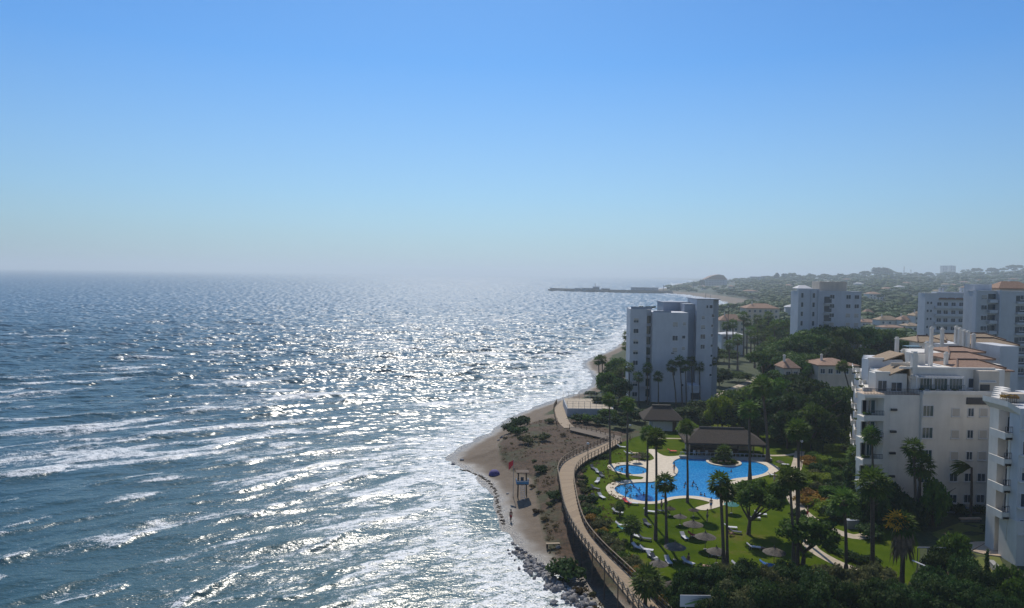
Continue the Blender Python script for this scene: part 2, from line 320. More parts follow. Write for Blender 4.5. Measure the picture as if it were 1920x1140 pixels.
def build_sea():
    k = np.concatenate([np.arange(1.32, 40, .62), np.arange(40, 330, .72), np.arange(330, 760, .9)])
    rows = np.unique(np.concatenate([HF/k]))
    na = 1280; X, Y, F = polar(-41, 38, na, rows)
    d = seg_dist(X, Y, coast); d = np.where(inside(X, Y, land_poly), -d, d)       # + offshore
    keep = d > -9; kf = keep[F].all(1); F = F[kf]
    used = np.zeros(len(X), bool); used[F.ravel()] = True; idx = np.cumsum(used)-1
    X, Y, d = X[used], Y[used], d[used]; F = idx[F]
    sp = np.maximum(Y*Y/HF*.75, Y*R(79)/na)
    # swell travelling to the beach; crests swing with depth
    al = np.interp(Y, [70, 110, 180, 300, 600, 1500, 40000], [R(46), R(40), R(31), R(22), R(15), R(10), R(10)])
    u = X*np.sin(al) - Y*np.cos(al); v = X*np.cos(al) + Y*np.sin(al)
    warp = 3.0*fbm(X/34, Y/34, 21, 3)
    Z = np.zeros_like(X)
    damp = .18 + .82*sstep(0, 30, d)
    calm = .42 + .58*sstep(150, 420, Y)
    for i in range(46):
        r = random.random(); lam = 2.2*(24/2.2)**(i/45.0); ang = random.gauss(0, .42 + .25*(lam < 6)); q = 2*math.pi/lam
        f = sstep(2.2, 4.5, lam/sp); a = .0105*lam**.90*(1.15 if 9 < lam < 17 else .62)
        ph = q*((u+warp*(.3+lam/30))*math.cos(ang) + v*math.sin(ang)) + r*6.283
        s_ = np.sin(ph); Z += a*f*(s_ + .30*s_*np.abs(s_))*damp*calm
    facet = noise(v/(2.2+Y*.0075), u/(sp*1.25+.7), 71) + .8*noise(v/(1.3+Y*.0035), u/(sp*.9+.5), 73)      # unresolved chop offshore
    Z += facet*np.minimum(sp*.16, 1.2)*sstep(90, 300, Y)
    gust = .55 + .9*sstep(-.3, .5, fbm(X/150, Y/260, 75, 3))
    Z *= 1 + 0*gust
    # white caps on the steeper crests, rarer offshore
    g1 = fbm(u/16+5, v/34, 31, 3); big = fbm(X/60, Y/60, 33, 3)
    zn = Z/((.27*damp+.02)*calm)
    lamS = 12.5; phS = 2*math.pi/lamS*(u + 1.6*warp); cS = np.maximum(0, np.cos(phS))**5; tail_ = np.exp(-np.mod(phS/(2*math.pi)-.02, 1)*5.5)
    Z += .26*cS*damp*(.5+.7*sstep(-.4, .4, fbm(X/40, Y/40, 35, 2)))*(1-sstep(350, 700, Y))
    dens = np.interp(d, [0, 60, 140, 260, 600], [1.0, .85, .55, .26, .12])
    foam = sstep(.55, 1.7, zn)*sstep(.08-.35*dens, .55-.3*dens, g1+.35*big)*(.45+.55*dens)
    foam += sstep(.0, .5, g1+big*.8 - .15)*dens*.60
    gS = fbm(u/22+9, v/30, 36, 3); dS = np.interp(d, [0, 40, 120, 190, 300], [1, .95, .7, .35, .05])
    foam += (.85*cS + .42*tail_)*sstep(.22-.38*dS, .66-.38*dS, gS + .4*big)*dS*(.55+.9*np.clip(fbm(u/3.2, v/6, 37, 3)+.4, 0, 1))
    for (a, b, wd, st) in BRK:
        A = P(a[0], a[1], 0); B = P(b[0], b[1], 0); L = math.hypot(B.x-A.x, B.y-A.y)
        tx, ty = (B.x-A.x)/L, (B.y-A.y)/L; nx, ny = -ty, tx
        m = np.abs((X-A.x)*tx+(Y-A.y)*ty - L/2) < L*.75+10; Xm, Ym = X[m], Y[m]
        s0 = (Xm-A.x)*tx + (Ym-A.y)*ty; n0 = (Xm-A.x)*nx + (Ym-A.y)*ny
        n0 = n0 + 2.2*fbm(s0/13+a[0], n0*0+a[1]/9., 41, 3) + .5*fbm(Xm/1.7, Ym/1.7, 43, 2)
        env = sstep(-.08, .12, s0/L)*(1-sstep(.88, 1.08, s0/L))*(.55+.75*(fbm(s0/7+a[1], n0/9, 45, 3)+.35))
        front = sstep(-.5, .35, n0); tail = np.exp(-np.maximum(n0, 0)/(wd*.85))
        foam[m] += 1.15*st*env*front*tail
        Z[m] += .30*st*np.exp(-((n0-.25)/.8)**2)*sstep(0, .15, s0/L)*(1-sstep(.85, 1, s0/L))*damp[m]
    # surf against the beach
    wob = 5*fbm(X/14, Y/14, 51, 4)
    near_ = Y < 700
    surf = (1-sstep(3.5, 19, d+wob))*(1.0+.5*fbm(X/3.5, Y/3.5, 53, 3))*near_
    surf2 = (1-sstep(6, 60, d+wob*2))*sstep(-.45, .30, fbm(X/10, Y/7, 55, 4))*.80*near_
    pk = P(915, 965, 0); flatp = np.exp(-(((X-pk.x)/3.2)**2 + ((Y-pk.y)/9)**2))      # smooth backwash without foam
    foam = np.maximum(foam, np.maximum(surf, surf2)*(1-np.clip(1.6*flatp, 0, 1)))
    foam *= .62 + .9*np.clip(fbm(u/1.3, v/2.6, 59, 3)+.5, 0, 1)
    foam = np.where(Y > 700, np.maximum(foam, .9*(1-sstep(15, 60, d+12*fbm(X/60, Y/60, 57, 3)))), foam)
    far = fbm(u/7, v/22, 61, 3); foam += .8*sstep(.42, .75, far+.25*big)*sstep(120, 260, Y)*(1-sstep(900, 2500, Y))
    Z *= (1-flatp)
    Z = np.where(d < 2, Z*.4, Z)
    me = np_mesh('sea', np.stack([X, Y, Z], 1), F, mat=M_sea, smooth=True)
    sh = 1 - sstep(8, 90, d); deep = sstep(120, 900, Y)
    lod = np.clip(np.log(np.maximum(Y, 60)/110)/math.log(1500/110), 0, 1)
    for nm, a in (('lod', lod), ('foam', np.clip(foam, 0, 1.05)), ('shallow', sh), ('deep', deep)):
        at = me.attributes.new(nm, 'FLOAT', 'POINT'); at.data.foreach_set('value', a.astype(np.float32))
    return tag(link('sea', me), 'wind-ruffled blue green sea with rows of white breakers', 'sea', kind='structure')

# sea
t = NT('sea_water')
cang = R(38)                                            # lie of the crests
lod = t.attr('lod'); n_big = t.noise(.16, 2, .5, (1, 2.3, 1), -cang*.8); n_mid = t.noise(.62, 2, .5, (1, 2.0, 1), -cang*.8); n_fin = t.noise(1.9, 2, .5, (1, 1.9, 1), -.5); n_hug = t.noise(.045, 2, .5, (1, 2.6, 1), -.25)
wgt = lambda a, b: t.math('SUBTRACT', 1.0, t.math('DIVIDE', t.math('SUBTRACT', lod, a), b-a, True), True)
h = t.math('ADD', t.math('MULTIPLY', n_big, t.math('MULTIPLY', wgt(.45, .95), t.math('SUBTRACT', 2.1, t.math('MULTIPLY', wgt(.05, .45), 1.78)))), t.math('ADD', t.math('MULTIPLY', n_mid, t.math('MULTIPLY', wgt(.05, .5), .17)), t.math('MULTIPLY', n_fin, t.math('MULTIPLY', wgt(0, .18), .07))))
h = t.math('ADD', h, t.math('MULTIPLY', n_hug, t.math('MULTIPLY', t.math('SUBTRACT', 1.0, wgt(.2, .7)), 7.5)))
fm = t.attr('foam')
lace = t.noise(.8, 7, .74, (1, 1.6, 1), -cang); lace2 = t.noise(4.5, 3, .6, (1, 1.5, 1), -cang)
lc = t.math('ADD', t.math('MULTIPLY', lace, .50), t.math('MULTIPLY', lace2, .50))
lc = t.math('MULTIPLY', t.math('SUBTRACT', lc, .5), 4.2); fmask = t.math('MULTIPLY', t.math('SUBTRACT', t.math('ADD', t.math('MULTIPLY', fm, .73), lc), .44), 2.4, clamp=True)
body = t.mix(t.attr('shallow'), (.024, .074, .092), (.046, .094, .092)); body = t.mix(t.attr('deep'), body, (.004, .095, .195))
col = t.mix(fmask, body, (.74, .76, .77))
rg = t.math('ADD', t.math('MULTIPLY', fmask, .3), t.math('ADD', .25, t.math('MULTIPLY', t.attr('deep'), .21)))
b1 = t.bump(h, 1.0, 1.0)
t.b.inputs['IOR'].default_value = 1.34
M_sea = t.set(col, rg, b1)

# ground
t = NT('ground_surface')
n1 = t.noise(.35, 6, .65); n2 = t.noise(2.2, 5, .65); n3 = t.noise(9, 3, .6); far = t.noise(.012, 8, .7); far2 = t.noise(.05, 5, .7)
sandc = t.mix(n1, (.115, .086, .058), (.205, .158, .108)); sandc = t.mix(t.math('MULTIPLY', n3, .5), sandc, (.12, .09, .068))
sandc = t.mix(t.math('MULTIPLY', t.attr('wet'), .9, True), sandc, (.075, .062, .052))
scr = t.ramp(n2, [(.30, (.020, .015, .008)), (.45, (.052, .031, .016)), (.58, (.085, .048, .025)), (.75, (.125, .080, .046))])
scr = t.mix(t.ramp(t.noise(.14, 4, .6), [(.50, 0.0), (.62, .75)]), scr, (.040, .052, .020))
gar = t.ramp(n2, [(.3, (.018, .030, .008)), (.6, (.045, .060, .015)), (.8, (.09, .07, .04))])
farc = t.ramp(far, [(.35, (.025, .042, .018)), (.52, (.035, .055, .022)), (.62, (.12, .09, .055)), (.74, (.07, .075, .035))]); farc = t.mix(t.math('MULTIPLY', far2, .6), farc, (.035, .055, .025))
c = t.mix(t.attr('near'), farc, gar); c = t.mix(t.math('MULTIPLY', t.math('SUBTRACT', t.math('ADD', t.attr('scrub'), n2), .9), 4, True), c, scr)
sd_ = t.math('MULTIPLY', t.math('SUBTRACT', t.math('ADD', t.attr('sand'), t.math('MULTIPLY', n2, .5)), .72), 5, True)
sd_ = t.math('MULTIPLY', sd_, t.math('SUBTRACT', 1.0, t.math('MULTIPLY', t.math('SUBTRACT', t.math('ADD', t.attr('scrub'), t.math('MULTIPLY', n1, .4)), .62), 6, True)))
c = t.mix(sd_, c, sandc)
rg = t.math('SUBTRACT', .95, t.math('MULTIPLY', t.attr('wet'), .62)); M_ground = t.set(c, rg, t.bump(t.math('ADD', n2, t.math('MULTIPLY', n3, .4)), .5, .25), .4)
build_land(); build_sea()

# ------------------------------------------------------------------ haze: one closed box of thin even air round everything
mb = MB(); mb.box(-30000, 30000, -60, 41000, -5, 112)
t = NT('haze_air'); t.t.nodes.remove(t.b); pv = t.n('VolumePrincipled'); pv.inputs['Color'].default_value = (.79, .91, 1.0, 1); pv.inputs['Density'].default_value = .00021; pv.inputs['Anisotropy'].default_value = .35
t.L(pv, t.out.inputs['Volume']); o = mb.build('haze', t.m); o['kind'] = 'stuff'
tag(o, 'thin pale sea haze that fades the headland and horizon', 'haze')
# ------------------------------------------------------------------ more materials
def leaf_mat(name, c1, c2, c3=None, scale=.9, trans=.35):
    t = NT(name); n1 = t.noise(scale, 3, .6); oi = t.n('ObjectInfo')
    c = t.ramp(n1, [(.30, c1), (.62, c2)] + ([(.80, c3)] if c3 else []))
    hsv = t.n('HueSaturation'); v = t.math('MULTIPLY_ADD', oi.outputs['Random'], .5); t.t.nodes[-1].inputs[2].default_value = .75
    hu = t.math('MULTIPLY_ADD', oi.outputs['Random'], .03); t.t.nodes[-1].inputs[2].default_value = .485
    t.L(v, hsv.inputs['Value']); t.L(hu, hsv.inputs['Hue']); t.L(c, hsv.inputs['Color']); c = hsv.outputs[0]
    c = t.mix(1.0, c, (1.9, 1.85, 1.45), 'MULTIPLY'); t.set(c, .7, None, .12); tr = t.n('BsdfTranslucent'); t.L(c, tr.inputs[0]); mx = t.n('MixShader'); mx.inputs[0].default_value = trans
    t.L(t.b, mx.inputs[1]); t.L(tr, mx.inputs[2]); t.L(mx, t.out.inputs[0]); return t.m
m_palm = leaf_mat('palm_leaf', (.022, .046, .010), (.055, .088, .020), (.13, .14, .05), 1.5, .32)
m_skirt = mottled('palm_skirt', (.10, .07, .04), (.24, .16, .09), 3)
m_orange = leaf_mat('palm_dying_leaf', (.20, .11, .02), (.42, .22, .03), (.20, .16, .05), 1.2, .4)
m_trunk = mottled('palm_trunk', (.055, .042, .032), (.13, .10, .075), 3, .9, .5, (1, 1, 6))
m_bark = mottled('bark', (.05, .036, .026), (.14, .10, .07), 4, .9, .5)
m_broad = leaf_mat('broad_leaf', (.018, .042, .008), (.050, .088, .014), (.11, .14, .03))
m_pine = leaf_mat('pine_needles', (.016, .042, .012), (.045, .085, .016), (.10, .135, .03), .6, .25)
m_dark = leaf_mat('dark_leaf', (.010, .024, .008), (.026, .048, .014), (.07, .09, .03))
m_lime = leaf_mat('lime_leaf', (.060, .105, .010), (.120, .170, .018), (.18, .20, .04))
m_olive = leaf_mat('grey_green_leaf', (.030, .036, .018), (.075, .080, .038), (.15, .12, .075))
m_rust = leaf_mat('rusty_leaf', (.10, .060, .018), (.19, .115, .025), (.24, .17, .05))
m_scrub = leaf_mat('dune_scrub', (.036, .030, .016), (.075, .055, .030), (.12, .085, .052), .35)
def weathered(name, c, k=.82, scale=.35, rough=.75, streak=True):
    t = NT(name); n1 = t.noise(scale, 5, .62); n2 = t.noise(1.1, 4, .6, (1, 1, .12) if streak else (1, 1, 1))
    f = t.math('ADD', t.math('MULTIPLY', n1, .55), t.math('MULTIPLY', n2, .45)); dk = tuple(x*k for x in c)
    n3 = t.noise(18, 2, .5); return t.set(t.ramp(f, [(.33, dk), (.58, c)]), rough, t.bump(n3, .15, .02), .3)
m_white = weathered('white_render', (.72, .68, .61)); m_whiteb = weathered('white_render_cool', (.57, .575, .58), .86); m_cream = weathered('cream_render', (.60, .52, .42)); m_greyw = weathered('grey_render', (.36, .38, .41), .85)
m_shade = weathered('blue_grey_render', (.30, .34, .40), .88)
m_conc = weathered('concrete', (.34, .33, .31), .7); m_tan = mottled('terrace_tiles', (.46, .34, .24), (.60, .46, .33), 3)
def tiles(name, c1, c2):
    t = NT(name); wv = t.n('TexWave', wave_type='BANDS', bands_direction='X'); wv.inputs['Scale'].default_value = 1.3; wv.inputs['Distortion'].default_value = .4; t.L(t.co(), wv.inputs[0])
    n1 = t.noise(2.6, 4, .7); c = t.ramp(n1, [(.3, c1), (.7, c2)]); c = t.mix(t.math('MULTIPLY', wv.outputs[0], .45), c, tuple(x*.45 for x in c1)); return t.set(c, .85, t.bump(wv.outputs[0], .5, .08))
m_tile = tiles('clay_roof_tiles', (.22, .115, .07), (.42, .265, .175)); m_tile2 = tiles('ochre_roof_tiles', (.24, .165, .095), (.42, .31, .20))
m_glass = NT('window_glass').set((.035, .055, .075), .12, None, .6); m_glass2 = NT('terrace_glass').set((.03, .07, .075), .1, None, .7)
m_shut = weathered('beige_shutter', (.48, .45, .40), .9, 2); m_frame = NT('white_frame').set((.62, .62, .62), .5)
m_iron = NT('dark_iron').set((.03, .03, .035), .5); m_wood = mottled('brown_timber', (.06, .04, .028), (.13, .09, .06), 5, .8, .3); m_pale_wood = mottled('pale_timber', (.24, .18, .12), (.38, .30, .21), 4, .8, .2)
m_thatch = mottled('thatch', (.028, .023, .019), (.085, .066, .050), 4, .95, .8, (1, 1, 5)); m_thatch2 = mottled('pale_thatch', (.07, .060, .050), (.165, .145, .12), 6, .95, .6)
m_fabric = NT('white_fabric').set((.55, .55, .57), .8); m_bluef = NT('blue_fabric').set((.05, .18, .50), .8); m_redf = NT('red_fabric').set((.60, .03, .04), .8); m_purp = NT('purple_fabric').set((.06, .04, .17), .8); m_darkf = NT('dark_fabric').set((.05, .06, .08), .8); m_tealf = NT('teal_fabric').set((.04, .22, .20), .8)
m_skin = NT('skin').set((.42, .23, .15), .6); m_skin2 = NT('tanned_skin').set((.24, .12, .07), .6); m_hair = NT('hair').set((.03, .02, .014), .6)
m_metal = NT('grey_metal').set((.35, .36, .37), .45, None, .5, .4); m_bluep = weathered('blue_paint', (.08, .25, .42), .8, 3); m_rock = mottled('boulder_stone', (.14, .135, .14), (.38, .36, .34), 1.3, .85, .8, (1, 1, 1), .3, 5, .5)
t = NT('lawn_grass'); a1 = t.noise(.16, 6, .68); a2 = t.noise(3.5, 4, .7)
c = t.ramp(a1, [(.28, (.034, .062, .002)), (.44, (.056, .090, .003)), (.56, (.080, .112, .005)), (.68, (.13, .115, .028))]); c = t.mix(t.math('MULTIPLY', a2, .5), c, (.045, .080, .006)); m_lawn = t.set(c, 1.0, t.bump(a2, .6, .12), .02); m_cool = weathered('cool_white_render', (.54, .56, .59), .86)
m_deck = mottled('pool_paving', (.52, .44, .33), (.66, .57, .44), 1.6, .8, 0, (1, 1, 1), .3, 6); m_path = mottled('garden_path', (.36, .30, .22), (.50, .42, .32), 1.2, .9)
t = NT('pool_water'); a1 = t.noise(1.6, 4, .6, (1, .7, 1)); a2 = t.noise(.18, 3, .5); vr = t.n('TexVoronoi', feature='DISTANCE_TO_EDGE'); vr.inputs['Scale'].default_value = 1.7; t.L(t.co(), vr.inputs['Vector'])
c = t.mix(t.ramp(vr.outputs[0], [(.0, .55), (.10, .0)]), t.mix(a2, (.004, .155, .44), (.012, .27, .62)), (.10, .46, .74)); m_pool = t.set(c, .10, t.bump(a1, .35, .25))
t = NT('boardwalk_planks'); br_ = t.n('TexBrick'); br_.offset = 0; br_.inputs['Scale'].default_value = 1; br_.inputs['Brick Width'].default_value = 60; br_.inputs['Row Height'].default_value = .42; br_.inputs['Mortar Size'].default_value = .035
for i, cc in ((1, (.37, .270, .165)), (2, (.27, .190, .112)), (3, (.07, .05, .035))): br_.inputs[i].default_value = (*cc, 1)
t.L(t.n('UVMap'), br_.inputs[0]); c = t.mix(t.math('MULTIPLY', t.noise(.8, 5, .7), .55), br_.outputs[0], (.22, .165, .11)); m_plank = t.set(c, .85)

# ------------------------------------------------------------------ foliage meshes
def leaf_quads(pos, nrm, size, rg, aspect=1.5):
    n = len(pos); size = np.broadcast_to(size, (n,))[:, None]
    r = rg.normal(size=(n, 3)); nn = nrm + .75*rg.normal(size=(n, 3)); nn /= np.linalg.norm(nn, axis=1)[:, None]
    a = np.cross(nn, r); a /= np.linalg.norm(a, axis=1)[:, None]; b = np.cross(nn, a)
    a = a*size*aspect*.5; b = b*size*.5; tip = pos + a*1.25
    V = np.stack([pos - a, pos - a*.05 - b, tip, pos - a*.05 + b], 1).reshape(-1, 3)
    return V, np.arange(4*n).reshape(n, 4)
def crown_mesh(name, mat, seed, clumps, leaf, per, core=True):
    """clumps: list of (centre, radii); leaves all through the outer half of every clump"""
    rg = np.random.default_rng(seed); PV, FV = [], []; k = 0
    for c, r in clumps:
        c = np.array(c); r = np.array(r) if hasattr(r, '__len__') else np.full(3, r)
        n = max(12, int(per*(r[0]*r[1]+r[0]*r[2]+r[1]*r[2])/3)); u = rg.normal(size=(n, 3)); u /= np.linalg.norm(u, axis=1)[:, None]
        u[:, 2] = np.where(rg.random(n) < .35, np.abs(u[:, 2]), u[:, 2]); rad = .72 + .40*rg.random((n, 1))**1.2
        V, F = leaf_quads(c + u*r*rad, u/r*r.mean(), leaf*(.7+.6*rg.random(n)), rg); PV.append(V); FV.append(F+k); k += len(V)
        if core:                                   # inner leaf shell, keeps the clump from being see-through
            m = 24; th = np.arange(6)*2*np.pi/6; zz = np.array([-.8, -.3, .3, .8]); ring_ = []
            for z in zz: q = math.sqrt(1-z*z); ring_.append(np.stack([np.cos(th)*q, np.sin(th)*q, np.full(6, z)], 1))
            C = np.concatenate(ring_)*r*.66*(.85+.3*rg.random((m, 1))) + c
            F = [[i*6+j, i*6+(j+1) % 6, (i+1)*6+(j+1) % 6, (i+1)*6+j] for i in range(3) for j in range(6)] + [[18, 19, 20, 21], [18, 21, 22, 23]]
            PV.append(C); FV.append(np.array(F)+k); k += m
    return np_mesh(name, np.concatenate(PV), np.concatenate(FV), mat)
def blob_clumps(rg, n, R_, H_, cz, cr, flat_=1.0):
    out = []
    for i in range(n):
        a = rg.random()*6.283; z = -0.55 + 1.5*rg.random(); z = min(z, .95); q = math.sqrt(max(0, 1-z*z))*(.55+.4*rg.random())
        out.append(((R_*q*math.cos(a), R_*q*math.sin(a), cz + H_*z*.85), (cr*(.7+.6*rg.random()), cr*(.7+.6*rg.random()), cr*flat_*(.7+.5*rg.random()))))
    return out
def broad_crown(name, seed, mat, R_=3.6, H_=2.6, n=26, cr=1.25, leaf=.34, per=75):
    rg = np.random.default_rng(seed); return crown_mesh(name, mat, seed, blob_clumps(rg, n, R_, H_, 0, cr) + [((0, 0, 0), (R_*.6, R_*.6, H_*.6))], leaf, per)
def pine_crown(name, seed, mat=None):
    rg = np.random.default_rng(seed); cl = []
    for i in range(30):
        a = rg.random()*6.283; q = math.sqrt(rg.random())*4.4; cl.append(((q*math.cos(a), q*math.sin(a), 1.2*(1-(q/4.6)**2)+.22*rg.normal()), (1.45, 1.45, .60)))
    return crown_mesh(name, mat or m_pine, seed, cl, .24, 120)
def trunk_mesh(name, mat, H, r, seed, crown_r=2.5, spread=.5, limbs=5):
    rg = random.Random(seed); mb = MB(); lean = rg.uniform(-.35, .35)
    mb.tube([(0, 0, -.3), (lean*.2, .05, H*.35), (lean*.6, .1, H*.62)], [r*1.25, r, r*.85], 8)
    for k in range(limbs):
        a = 6.283*k/limbs + rg.uniform(-.4, .4); q = crown_r*spread*rg.uniform(.8, 1.3)
        mb.tube([(lean*.6, .1, H*.58), (lean+q*.45*math.cos(a), q*.45*math.sin(a), H*.80), (lean+q*math.cos(a), q*math.sin(a), H*1.0)], [r*.62, r*.42, r*.18], 6)
    return mb.mesh(name, mat, True)
def palm_crown(seed, R_=1.45, nf=40, mat=None, droop=1.0):
    rg = random.Random(seed); V, F = [], []
    for i in range(nf):
        a = i*2.39996 + rg.uniform(-.2, .2); el = R(80) - R(128)*((i+.5)/nf)**.85*droop + rg.uniform(-.12, .12)
        L = R_*(.50+.12*rg.random()); d = Vector((math.cos(a)*math.cos(el), math.sin(a)*math.cos(el), math.sin(el))); sg = Vector((0, 0, -.16*(1-abs(d.z))))
        p0 = d*.12; p1 = d*L*.9 + sg; side = d.cross(Vector((0, 0, 1))).normalized() if abs(d.z) < .98 else Vector((1, 0, 0)); up = side.cross(d).normalized()
        b = len(V); V += [p0+side*.025, p0-side*.025, p1-side*.015, p1+side*.015]; F.append((b, b+1, b+2, b+3))
        nb = 8; fr = R_*(.48+.1*rg.random())
        for k in range(nb):
            t0 = R(-100 + 200*k/(nb-1)); dr = (d*math.cos(t0) + side*math.sin(t0)).normalized(); dr = (dr + up*rg.uniform(-.22, .22) + Vector((0, 0, -.42*rg.random()))).normalized()
            q = dr.cross(up).normalized()*fr*.11; b = len(V); V += [p1, p1+dr*fr*.5+q, p1+dr*fr*(.9+.2*rg.random())+Vector((0, 0, -.14*fr)), p1+dr*fr*.5-q]; F.append((b, b+1, b+2, b+3))
    return np_mesh('palm_crown', [tuple(v) for v in V], F, mat or m_palm)
def palm_skirt_mesh(seed, n=60, L=.9, r=.38, mat=None):
    rg = random.Random(seed); V, F = [], []
    for i in range(n):
        a = rg.random()*6.283; z = -.05-rg.random()*L*.7; q = r*(.5+.6*rg.random()); x, y = q*math.cos(a), q*math.sin(a); l = L*(.35+.4*rg.random()); wv = .10
        tx, ty = -math.sin(a)*wv, math.cos(a)*wv; b = len(V)
        V += [(x*.5, y*.5, z), (x+tx, y+ty, z-l*.5), (x*1.25, y*1.25, z-l), (x-tx, y-ty, z-l*.5)]; F.append((b, b+1, b+2, b+3))
    return np_mesh('dead_frond_skirt', V, F, mat or m_skirt)
PC = [palm_crown(s) for s in (1, 2, 3)]; PCF = [palm_crown(s, 1.45, 26) for s in (5, 6)]; PSK = palm_skirt_mesh(3)
def palm(x, y, h, label, s=1.0, group='tall fan palms of the pool garden', lean=(0, 0), z=None, seed=0, far=False, r=.19, skirt=True):
    z = gh(x, y) if z is None else z; rg = random.Random(seed or int(x*13+y*7))
    t_ = empty('palm_tree', (x, y, z), rg.uniform(0, 6.28), label, 'palm tree', group)
    ca, sa = math.cos(-t_.rotation_euler.z), math.sin(-t_.rotation_euler.z); lx, ly = lean[0]*ca-lean[1]*sa, lean[0]*sa+lean[1]*ca
    mb = MB(); n = 6 if far else 9; pts, rr = [], []
    for k in range(n):
        f = k/(n-1); pts.append((lx*f**1.6 + .05*math.sin(f*3+seed)*(f < .99), ly*f**1.6, -.3+(h+.3)*f)); rr.append(r*s*(1.45-.55*min(1, f*5))*(1-.30*f))
    pts[-1] = (lx, ly, h); mb.tube(pts, rr, 6 if far else 8); mb.build('trunk', m_trunk, t_, smooth=True)
    link('crown', rg.choice(PCF if far else PC), t_, (lx, ly, h), rg.uniform(0, 6.28), s*(.94+.12*rg.random()))
    if skirt: link('dead_frond_skirt', PSK, t_, (lx, ly, h), rg.uniform(0, 6.28), s*rg.uniform(.75, 1.1))
    return t_
def palm_px(bx, by, cx, cy_, label, s=1.0, **kw):      # base pixel on the ground and crown pixel give place, height and lean
    b = P(bx, by, 3.0); z = HZ(cx, cy_, b.y); tx = Q(cx, b.y, 0, cy_).x
    return palm(b.x, b.y, z-3.0, label, s, lean=(tx-b.x, 0), z=2.97, **kw)
FGC = [crown_mesh('tree_crown', m_, sd, blob_clumps(np.random.default_rng(sd), 34, 3.6, 2.6, 0, 1.05) + [((0, 0, 0), (2.2, 2.2, 1.6))], .19, 260) for sd, m_ in ((91, m_dark), (92, m_dark), (93, m_olive))]
CR = {k: [broad_crown('tree_crown', sd, m) for sd in (11, 12)] for k, m in (('broad', m_broad), ('dark', m_dark))}
CR['lime'] = [broad_crown('tree_crown', 31, m_lime)]; CR['olive'] = [broad_crown('tree_crown', 41, m_olive), broad_crown('tree_crown', 42, m_olive, n=18, cr=1.0)]
CR['fgdark'] = FGC[:2]; CR['fgolive'] = FGC[2:]
CR['pine'] = [pine_crown('tree_crown', 51), pine_crown('tree_crown', 52)]
TRK = {k: [trunk_mesh('tree_trunk', m_bark, 1.0, r, sd, c, sp_) for sd in (1, 2)] for k, r, c, sp_ in (('a', .030, .45, .9), ('p', .022, .35, .9))}
def tree(x, y, h, rad, label, kind='broad', group=None, hh=None, name=None, z=None, cat='tree', seed=None, trunkf=.72):
    z = gh(x, y) if z is None else z; rg = random.Random(seed if seed is not None else int(x*17+y*5)); pine = kind == 'pine'
    t_ = empty(name or ('umbrella_pine' if pine else 'broadleaf_tree'), (x, y, z), rg.uniform(0, 6.28), label, cat, group)
    hh = hh or (h*.26 if pine else min(h*.42, rad*.85)); base = 4.8 if pine else 3.9; bh = 1.9 if pine else 2.9
    link('trunk', rg.choice(TRK['p' if pine else 'a']), t_, (0, 0, 0), 0, (h*trunkf*(.98 if kind.startswith('fg') else 1.2),)*3)
    link('crown', rg.choice(CR[kind]), t_, (0, 0, h-hh), rg.uniform(0, 6.28), (rad/base, rad/base, hh/bh)); return t_
def tree_top(px, ytop, D, rad, label, kind='broad', **kw):          # crown top seen at (px, ytop), standing at distance D
    g = Q(px, D, 0, ytop + 1.6*FPX/D); z = gh(g.x, g.y); h = HZ(px, ytop, D) - z; kind = 'fg'+kind if D < 84 and kind in ('dark', 'olive') else kind; return tree(g.x, g.y, max(h, 1.5), rad, label, kind, z=z, **kw)
def bush_mesh(seed, mat, leaf=.16, n=9, flat_=.7):
    rg = np.random.default_rng(seed); cl = [((.55*rg.normal()*.7, .55*rg.normal()*.7, .45+.25*rg.random()), (.45, .45, .45*flat_)) for _ in range(n)]; return crown_mesh('shrub', mat, seed, cl, leaf, 260)
BSH = {k: [bush_mesh(s, m, lf) for s in (61, 62)] for k, m, lf in (('dark', m_dark, .17), ('olive', m_olive, .15), ('lime', m_lime, .14), ('rust', m_rust, .14), ('scrub', m_scrub, .16), ('broad', m_broad, .16))}
def shrub(x, y, s, label, kind='dark', group=None, z=None, cat='shrub'):
    rg = random.Random(int(x*31+y*11)); z = gh(x, y) if z is None else z
    o = link('shrub', rg.choice(BSH[kind]), None, (x, y, z-.1), rg.uniform(0, 6.28), s); return tag(o, label, cat, group)
# ------------------------------------------------------------------ garden surfaces
flat('lawn', [lawn, deck[::-1]], 3.0, m_lawn, kind='structure')
dk_ = flat('pool_deck', [deck, pool, kpool], 3.06, m_deck, th=.3, kind='structure')
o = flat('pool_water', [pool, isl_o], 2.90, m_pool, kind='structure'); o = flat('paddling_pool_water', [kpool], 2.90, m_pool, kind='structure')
isl = empty('pool_island', (ic.x, ic.y, 2), 0, 'round planted island with white rim inside the big pool', 'island')
flat('rim', [[(x-ic.x, y-ic.y) for x, y in isl_o], [(x-ic.x, y-ic.y) for x, y in isl_i]], 1.08, m_deck, th=.9, parent=isl)
flat('soil', [[(x-ic.x, y-ic.y) for x, y in isl_i]], 1.02, mottled('soil', (.05, .035, .02), (.10, .07, .045), 3), parent=isl)
def strip(name, pts, width, z, mat, th=0, zs=None):
    c = smooth_loop(pts, 5, False); L_, R_ = [], []
    for i, p in enumerate(c):
        d = c[min(i+1, len(c)-1)] - c[max(i-1, 0)]; d = d/np.hypot(*d); n = np.array([-d[1], d[0]]); L_.append(tuple(p+n*width/2)); R_.append(tuple(p-n*width/2))
    return flat(name, [L_+R_[::-1]], z, mat, th, kind='structure')
strip('garden_path', PL([(1500,846),(1497,862),(1492,880),(1486,900),(1484,925),(1496,950),(1520,972),(1556,992),(1600,1006),(1626,1004)]), 1.9, 3.012, m_path)
strip('garden_path', PL([(1500,848),(1480,853),(1440,854),(1410,850)]), 1.1, 3.016, m_path)
